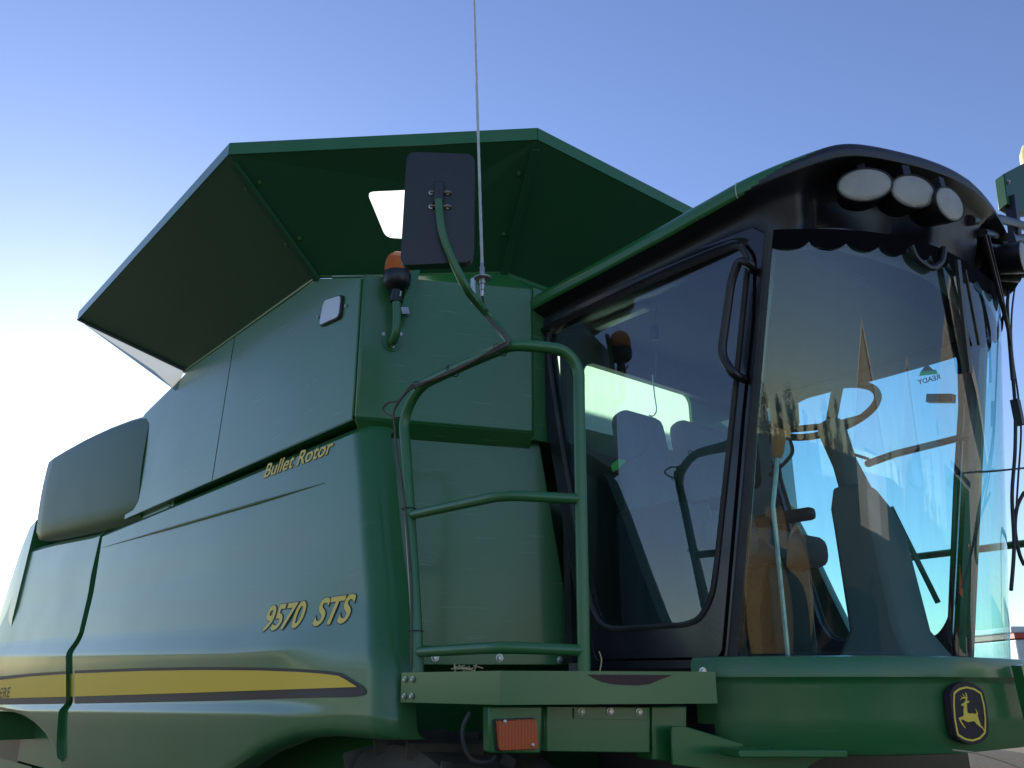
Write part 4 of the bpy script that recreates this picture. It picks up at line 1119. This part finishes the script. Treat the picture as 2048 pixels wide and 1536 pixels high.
part(MB().tube([hub-ax*0.12, hub-ax*0.14+Vector((0.05,0.13,-0.01))], 0.007, 8), 'indicator_stalk', 'black', st)
def seat(y, x, w, name, ztop):
    s = empty(name); attach(s)
    part(MB().box((x,y-w,2.14),(x+0.48,y+w,2.28)), 'seat_cushion', 'seat', s, bevel=0.05, seg=3)
    bk_ = plate([(x,y-w,2.25),(x,y+w,2.25),(x-0.10,y+w*0.9,ztop),(x-0.10,y-w*0.9,ztop)], [], (0.11,0,0.02))
    part(bk_, 'seat_back', 'seat', s, bevel=0.045, seg=3)
    part(MB().box((x+0.06,y-w*0.7,1.735),(x+0.40,y+w*0.7,2.14)), 'seat_pedestal', 'darktrim', s, bevel=0.02)
    return s
s1 = seat(YC-0.01, -2.57, 0.21, 'operator_seat', 2.86)
part(MB().box((-2.52,YC+0.24,2.38),(-2.20,YC+0.30,2.44)), 'armrest', 'darktrim', s1, bevel=0.02)
part(MB().box((-2.52,YC-0.30,2.38),(-2.20,YC-0.24,2.44)), 'armrest', 'darktrim', s1, bevel=0.02)
seat(YC-0.47, -2.57, 0.15, 'passenger_seat', 2.83)
co = empty('control_console'); attach(co)
part(MB().box((-2.55,2.68,1.735),(-2.15,2.85,2.35)), 'console_box', 'darktrim', co, bevel=0.03)
pl0 = on_y(1545,1010,3.0); pl1 = on_y(1558,880,3.0)
part(MB().tube([Vector((pl0.x,3.0,1.74)), pl0, pl1], 0.011, 8), 'lever_rod', 'steel', co)
part(MB().lathe(on_y(1554,915,3.0), (pl1-pl0), [(0.018,0),(0.024,0.02),(0.03,0.09),(0.028,0.11),(0.012,0.118)], 16), 'lever_knob', 'orange', co)
part(MB().lathe(on_y(1572,862,3.15), (0,0,1), [(0.045,0),(0.058,0.03),(0.062,0.12),(0.05,0.16),(0.02,0.175)], 18), 'cab_fan', 'darktrim', co)
part(MB().tube(smooth_pts([on_y(1572,862,3.15), on_y(1585,900,3.1), on_y(1570,925,3.05), Vector((pl0.x,3.0,2.45))], 6), 0.008, 6), 'fan_stem', 'black', co)
mo_ = empty('monitor_post'); attach(mo_)
part(MB().tube([ws_point(0.93,t/6*0.98,-0.07) for t in range(7)], 0.045, 10), 'corner_post', 'cabblack', mo_)
part(MB().tube([Vector((q0.x+0.03,YC+0.08,on_y(1760,925,3.5).z)), on_y(1790,908,3.72), ws_point(0.93,(on_y(1868,878,4.1).z-zWb)/(zWt-zWb),-0.07)], 0.016, 8), 'post_arm', 'black', mo_)
part(MB().tube([on_y(1782,1015,4.205), on_y(1876,1205,4.205)], 0.014, 8), 'diagonal_stay', 'green', mo_)
part(MB().bar(on_y(1856,797,4.19), on_y(1908,797,4.19), 0.04, 0.04), 'window_latch', 'black', mo_)
# cab dome lamp and hanging wire at the door's upper rear
part(MB().box((-2.62,2.66,3.205),(-2.30,2.72,3.232)), 'dome_lamp', 'lens', cab, bevel=0.01)
part(MB().tube(smooth_pts([(-2.3,2.75,3.23),(-2.32,2.75,3.15),(-2.31,2.74,3.02),(-2.33,2.75,2.9)], 6), 0.003, 5), 'hanging_wire', 'rubber', cab)
part(MB().box((-2.335,2.735,3.08),(-2.305,2.765,3.15)), 'hanging_plug', 'black', cab, bevel=0.004)
part(MB().tube(smooth_pts([on_y(1305,750,2.8), on_y(1309,790,2.8), on_y(1313,820,2.8), on_y(1306,832,2.8), on_y(1298,830,2.8)], 6), 0.0028, 5), 'hook_wire', 'steel', cab)
# sticker on the far window, read from inside it is mirrored
v, f = text_polys('READY', 0.1, 0.02, 1.0)
yw = 2*YC-YD-0.04
o0, o1 = on_y(1883,766,yw), on_y(1834,760,yw)
x0, x1 = min(p.x for p in v), max(p.x for p in v)
part(MB().add([Vector((o0.x+(o1.x-o0.x)*(p.x-x0)/(x1-x0), yw, on_y(1857,764,yw).z+p.y*0.036)) for p in v], f), 'sticker_text', 'decal', cab, smooth=0)
gst = [on_y(u, vv, yw) for u, vv in ((1838,752),(1876,748),(1872,739),(1842,741))]
part(sheet(gst), 'sticker_band', translucent('green_sticker',(0.05,0.75,0.35),0.8), cab, smooth=0)
gst = [on_y(u, vv, yw-0.002) for u, vv in ((1842,743),(1868,741),(1853,727))]
part(sheet(gst), 'sticker_peak', base_mat('grey_sticker',(0.16,0.19,0.24),0.5)[0], cab, smooth=0)

# ================================================================== loose things
lf = on_y(1240, 930, 2.78)
lv = fillet([on_y(u, vv, 2.78) for u, vv in ((1222,930),(1236,918),(1252,921),(1238,938),(1224,944))], 0.006, 3, True)
o = plate(lv, [], (0,0.004,0)).build('air_freshener', M['leaf']); tag(o, 'small bright green leaf-shaped card hanging inside the cab door window', 'air freshener')
o = MB().tube(smooth_pts([on_y(1252,922,2.781), on_y(1285,905,2.781), on_y(1310,870,2.79)], 5), 0.0015, 4).build('string', M['rubber'], None)
o.parent = bpy.data.objects['air_freshener']
for pts, lab in (([un(1199,1346,0.03), un(1203,1320,0.03), un(1198,1303,0.03)], 'single pale straw standing upright on the platform edge below the cab door'),
                 ([fx(1905,1500,-1.2), fx(1950,1506,-1.15), fx(2010,1524,-1.1), fx(2050,1540,-1.05)], 'long bent pale straw lying out under the round-cornered deer emblem')):
    o = MB().tube(smooth_pts(pts, 6), 0.0022, 5).build('straw_stalk', M['straw']); tag(o, lab, 'straw', None)
cr = MB()
for k in range(26):
    p = on_y(900+random.random()*36, 1344, 1.72); p.y = 1.72+random.random()*0.06; p.z = 1.694+random.random()*0.012
    d = Vector((random.uniform(-1,1), random.uniform(-1,1), random.uniform(-0.1,0.5))).normalized()*random.uniform(0.008,0.02)
    cr.bar(p-d, p+d, 0.004, 0.003)
o = cr.build('chaff', M['straw']); o['kind'] = 'stuff'; tag(o, 'little heap of dry chaff caught on the platform behind the rail', 'chaff')

# ================================================================== the yard in front of the machine (seen in its glass)
def siding(name, col, sc=3.2, axis=1):
    m, nt, b = base_mat(name, col, 0.5)
    tc = nd(nt, 'ShaderNodeTexCoord'); w = nd(nt, 'ShaderNodeTexWave', bands_direction='XYZ'[axis]); w.inputs['Scale'].default_value = sc
    nt.links.new(tc.outputs['Object'], w.inputs['Vector'])
    bp = nd(nt, 'ShaderNodeBump'); bp.inputs['Distance'].default_value = 0.04; nt.links.new(w.outputs[1], bp.inputs['Height']); nt.links.new(bp.outputs[0], b.inputs['Normal'])
    return m
SH = siding('pale_ribbed_siding', (0.62,0.57,0.47)); RFM = siding('grey_ribbed_roof', (0.32,0.32,0.31))
DARK = base_mat('dark_opening', (0.02,0.022,0.025), 0.2)[0]
TRIM = base_mat('pale_trim', (0.7,0.68,0.62), 0.5)[0]
def shed(x0, y0, w, d, h, ridge, label, rz=0.0, door=True, group=None):
    """gable end faces local -X, the ridge runs along local X"""
    e = empty('shed', (x0, y0, 0)); e.rotation_euler = (0,0,rz); tag(e, label, 'shed', group)
    mb = MB(); hw = w/2
    mb.add([(0,-hw,0),(0,hw,0),(0,hw,h),(0,0,ridge),(0,-hw,h),(d,-hw,0),(d,hw,0),(d,hw,h),(d,0,ridge),(d,-hw,h)],
           [(0,1,2,3,4),(9,8,7,6,5),(0,4,9,5),(1,6,7,2)])
    mb.build('wall', SH, e, smooth=0)
    for s in (-1, 1):
        a = Vector((-0.4, s*(hw+0.4), h-0.4*(ridge-h)/hw+0.05)); b = Vector((-0.4, 0, ridge+0.06))
        plate([a, b, b+Vector((d+0.8,0,0)), a+Vector((d+0.8,0,0))], [], (0,0,0.08)).build('roof', RFM, e, smooth=0)
        MB().bar(a+Vector((-0.03,0,0)), b+Vector((-0.03,0,0)), 0.05, 0.25).build('barge_board', TRIM, e, smooth=0)
    if door:
        dr = MB().box((-0.06,-hw*0.42,0.02),(-0.01,hw*0.42,h*0.82)).build('door', TRIM, e, smooth=0)
        MB().bar((-0.08,-hw*0.42,h*0.84),(-0.08,hw*0.42,h*0.84),0.06,0.12).build('door_track', DARK, dr, smooth=0)
    for k in range(3):
        x = d*(0.2+0.28*k)
        wv = MB().box((x,-hw-0.05,1.4),(x+1.1,-hw-0.01,2.4)).build('window', TRIM, e, smooth=0)
        MB().box((x+0.08,-hw-0.07,1.48),(x+1.02,-hw-0.052,2.32)).build('pane', DARK, wv, smooth=0)
    return e
shed(7.6, 17.2, 9, 20, 4.6, 8.2, 'tall pale metal shed beside the green grain cart, three windows along its side', rz=R(52))
shed(30, 2.3, 8, 16, 3.4, 7.4, 'pale gabled shed standing straight ahead of the machine across the yard', rz=R(0))
shed(26, 14.6, 7, 14, 3.2, 7.0, 'narrow pale gabled shed between the tall shed and the one straight ahead', rz=R(22))
# green grain cart with an orange slow-vehicle triangle
gc = empty('grain_cart', (5.0, 12.0, 0)); gc.rotation_euler = (0,0,R(48)); tag(gc, 'green grain cart with an orange warning triangle on its tail', 'grain cart')
GP = M['green']
mb = MB(); mb.add([(0,-1.1,1.0),(0,1.1,1.0),(3.6,1.1,1.0),(3.6,-1.1,1.0),(-0.5,-1.6,2.2),(-0.5,1.6,2.2),(4.1,1.6,2.2),(4.1,-1.6,2.2),(-0.5,-1.6,3.2),(-0.5,1.6,3.2),(4.1,1.6,3.2),(4.1,-1.6,3.2)],
    [(3,2,1,0),(0,1,5,4),(1,2,6,5),(2,3,7,6),(3,0,4,7),(4,5,9,8),(5,6,10,9),(6,7,11,10),(7,4,8,11)])
mb.build('hopper', GP, gc, smooth=0)
MB().box((-0.2,-0.5,0.75),(5.4,0.5,0.99)).build('frame', GP, gc, smooth=0, bevel=0.02)
for s in (-1, 1):
    wt_ = MB().lathe((1.8, s*1.35, 0.75), (0,1,0), [(0.4,-0.25),(0.7,-0.28),(0.75,-0.2),(0.75,0.2),(0.7,0.28),(0.4,0.25)], 28).build('wheel', M['tyre'], gc)
    MB().lathe((1.8, s*1.35, 0.75), (0,1,0), [(0.2,-0.27),(0.4,-0.26),(0.4,0.26),(0.2,0.27)], 20).build('rim', M['rimyellow'], wt_)
    MB().lathe((-0.53, s*1.3, 2.35), (-1,0,0), [(0.07,0),(0.07,0.03),(0.03,0.04)], 14).build('tail_light', M['amber'], gc)
tri = MB().add([(-0.58,-0.26,1.55),(-0.58,0.26,1.55),(-0.58,0,2.0),(-0.56,-0.26,1.55),(-0.56,0.26,1.55),(-0.56,0,2.0)], [(0,2,1),(3,4,5),(0,1,4,3),(1,2,5,4),(2,0,3,5)]).build('warning_triangle', M['orange'], gc, smooth=0)
MB().tube([(5.4,0,0.85),(6.4,0,0.6),(6.5,0,0.3),(6.5,0,0.0)], 0.07, 8).build('drawbar', GP, gc)
# pale trailer behind the far corner of the machine
D0 = 15.0
tpnt = CAM + ray(2022, 1340).normalized()*D0
tl = empty('box_trailer', (tpnt.x, tpnt.y, 0)); tl.rotation_euler = (0,0,R(200)); tag(tl, 'white box trailer with red top trim parked past the cab front', 'trailer')
W_ = dusty('white_trailer_paint', (0.70,0.71,0.74), amount=0.2, rough=0.45, coat=0.2)
# local +X runs to the right of the view
ang = math.atan2(RT.y, RT.x); tl.rotation_euler = (0,0,ang)
MB().box((0.15,0,0.95),(7.5,2.4,2.28)).build('trailer_body', W_, tl, smooth=0, bevel=0.03)
MB().box((0.12,-0.03,2.29),(7.53,2.43,2.36)).build('red_trim', M['tile'], tl, smooth=0)
MB().box((0.10,-0.02,2.365),(7.55,2.42,2.46)).build('top_rail', W_, tl, smooth=0, bevel=0.02)
MB().box((0.4,0.3,0.70),(7.2,2.1,0.94)).build('trailer_frame', M['black'], tl, smooth=0)
for x in (4.6, 5.6):
    for y in (0.25, 2.15):
        w_ = MB().lathe((x,y,0.45),(0,1,0),[(0.25,-0.13),(0.42,-0.15),(0.45,-0.1),(0.45,0.1),(0.42,0.15),(0.25,0.13)],24).build('wheel', M['tyre'], tl)
        MB().lathe((x,y,0.45),(0,1,0),[(0.1,-0.14),(0.25,-0.12),(0.25,0.12),(0.1,0.14)],16).build('rim', M['galv'], w_)
MB().tube([(0.8,1.2,0.72),(0.8,1.2,0.0)], 0.06, 8).build('landing_leg', M['black'], tl)

# ------------------------------------------------------------------ shelter belt behind the photographer
BARK = base_mat('tree_bark', (0.07,0.055,0.042), 0.9)[0]
def leaf_mat():
    m, nt, b = base_mat('dull_foliage', (0.05,0.06,0.025), 0.7)
    gi = nd(nt, 'ShaderNodeNewGeometry'); r = nd(nt, 'ShaderNodeValToRGB'); e = r.color_ramp.elements
    e[0].color = (0.035,0.050,0.018,1); e[1].color = (0.095,0.085,0.035,1)
    nt.links.new(gi.outputs['Random Per Island'], r.inputs[0]); nt.links.new(r.outputs[0], b.inputs['Base Color'])
    return m
LEAF = leaf_mat()
def make_tree(h, rad, seed):
    rnd = random.Random(seed); tr = MB(); cr = MB()
    th = h*0.42
    tr.tube([(0,0,-0.05),(0.05,0.02,th*0.5),(0.0,0.1,th),(0.1,0.05,h*0.8)], [0.24,0.19,0.14,0.04], 8)
    cl = []
    for k in range(11):
        a = rnd.uniform(0,6.28); z = h*rnd.uniform(0.34,0.86); r = rad*rnd.uniform(0.35,0.85)*(1.15-0.75*abs(z/h-0.5)*1.2)
        e = Vector((math.cos(a)*r, math.sin(a)*r, z)); st_ = Vector((0.03,0.06,z*0.62+h*0.08))
        tr.tube([st_, st_.lerp(e,0.5)+Vector((0,0,0.2)), e], [0.08,0.05,0.02], 5); cl.append(e)
    for e in cl + [Vector((0,0,h*0.9)), Vector((0.2,0,h*0.65)), Vector((-0.2,0.2,h*0.5))]:
        R0 = rad*rnd.uniform(0.34,0.52)
        for k in range(120):
            d = Vector((rnd.gauss(0,1), rnd.gauss(0,1), rnd.gauss(0,0.8))).normalized()*R0*rnd.uniform(0.3,1.05)
            c = e+d; n = Vector((rnd.gauss(0,1), rnd.gauss(0,1), rnd.gauss(0.4,1))).normalized(); t = n.orthogonal().normalized(); b = n.cross(t); q = rnd.uniform(0.14,0.30)
            cr.add([c-t*q, c-b*q*0.5, c+t*q, c+b*q*0.5], [(0,1,2,3)])
    return tr, cr
protos = []
def mesh_of(mb, name, mat):
    me = bpy.data.meshes.new(name); me.from_pydata([tuple(v) for v in mb.v], [], mb.f); me.materials.append(mat); return me
for k in range(3):
    a, b = make_tree(8.5+k*1.2, 3.0+0.4*k, 40+k); protos.append((mesh_of(a, 'trunk', BARK), mesh_of(b, 'crown', LEAF)))
for k in range(30):
    x = -120 + 5.6*k + random.uniform(-1.2,1.2); y = -27 + random.uniform(-2,2) - max(0, x)*0.05
    if x > -58: continue
    e = empty('tree', (x, y, 0)); e.rotation_euler = (0,0,random.uniform(0,6.28)); sc_ = random.uniform(0.85,1.2); e.scale = (sc_,sc_,sc_)
    tag(e, 'leafy tree in the shelter belt along the yard, mirrored in the paint', 'tree', 'trees of the shelter belt')
    for me, nm in zip(protos[k % 3], ('trunk', 'crown')): link(bpy.data.objects.new(nm, me), e)

for k in range(34):                                   # unseen trees added to darken the bright horizon mirrored in the windshield
    a = R(-62 + 4.4*k); r = 60 + random.uniform(-3,3)
    x, y = math.cos(a)*r, math.sin(a)*r
    if k > 26: break
    e = empty('tree', (x, y, 0)); e.rotation_euler = (0,0,random.uniform(0,6.28)); sc_ = random.uniform(0.42,0.62); e.scale = (sc_,sc_,sc_)
    tag(e, 'low leafy tree added unseen behind the pale sheds to darken the mirrored horizon', 'tree', 'added trees behind the sheds')
    for me, nm in zip(protos[k % 3], ('trunk', 'crown')): link(bpy.data.objects.new(nm, me), e)

# ------------------------------------------------------------------ round straw bales beside the yard, lit by the low sun
def straw_mat():
    m, nt, b = base_mat('baled_straw', (0.4,0.28,0.12), 0.9)
    tc = nd(nt, 'ShaderNodeTexCoord'); mp = nd(nt, 'ShaderNodeMapping'); mp.inputs['Scale'].default_value = (30,4,30)
    n = nd(nt, 'ShaderNodeTexNoise'); n.inputs['Scale'].default_value = 1.5; n.inputs['Detail'].default_value = 6
    nt.links.new(tc.outputs['Object'], mp.inputs[0]); nt.links.new(mp.outputs[0], n.inputs['Vector'])
    r = nd(nt, 'ShaderNodeValToRGB'); e = r.color_ramp.elements
    e[0].position = 0.3; e[0].color = (0.16,0.10,0.04,1); e[1].position = 0.7; e[1].color = (0.46,0.33,0.15,1)
    nt.links.new(n.outputs[0], r.inputs[0]); nt.links.new(r.outputs[0], b.inputs['Base Color'])
    bp = nd(nt, 'ShaderNodeBump'); bp.inputs['Distance'].default_value = 0.03; nt.links.new(n.outputs[0], bp.inputs['Height']); nt.links.new(bp.outputs[0], b.inputs['Normal'])
    return m
STRAW = straw_mat()
bale_spots = [(2.9,-1.9,20,0.72,'straw bale nearest the photographer, its flat end turned half away'),(4.0,-3.2,-25,0.78,'largest round straw bale in the loose row by the yard'),
              (5.6,-2.2,60,0.70,'straw bale standing ahead of the others on the open gravel'),(3.0,-4.3,5,0.66,'small round straw bale tucked behind two larger ones'),
              (6.6,-4.4,-50,0.74,'straw bale at the far end of the loose row by the yard')]
for x, y, a, r, lab in bale_spots:
    e = empty('straw_bale', (x, y, 0)); e.rotation_euler = (0,0,R(a)); tag(e, lab, 'straw bale', 'round straw bales by the yard')
    n = 40; prof = [(r*0.3,-0.60),(r*0.86,-0.61),(r*0.97,-0.56),(r,-0.45),(r*0.99,-0.1),(r,0.3),(r*0.99,0.48),(r*0.95,0.57),(r*0.84,0.61),(r*0.3,0.60)]
    mb = MB().lathe((0,0,r*0.97), (0,1,0), prof, n)
    for v_ in mb.v:
        k = 1+random.uniform(-0.012,0.012); v_.x *= k; v_.z = r*0.97+(v_.z-r*0.97)*k
    mb.build('baled_straw', STRAW, e, smooth=50)
    for yy in (-0.4,-0.2,0.0,0.2,0.4):
        MB().tube([(math.cos(2*math.pi*k/28)*r*1.005, yy, r*0.97+math.sin(2*math.pi*k/28)*r*1.005) for k in range(28)], 0.006, 5, closed=True).build('twine', M['straw'], e)
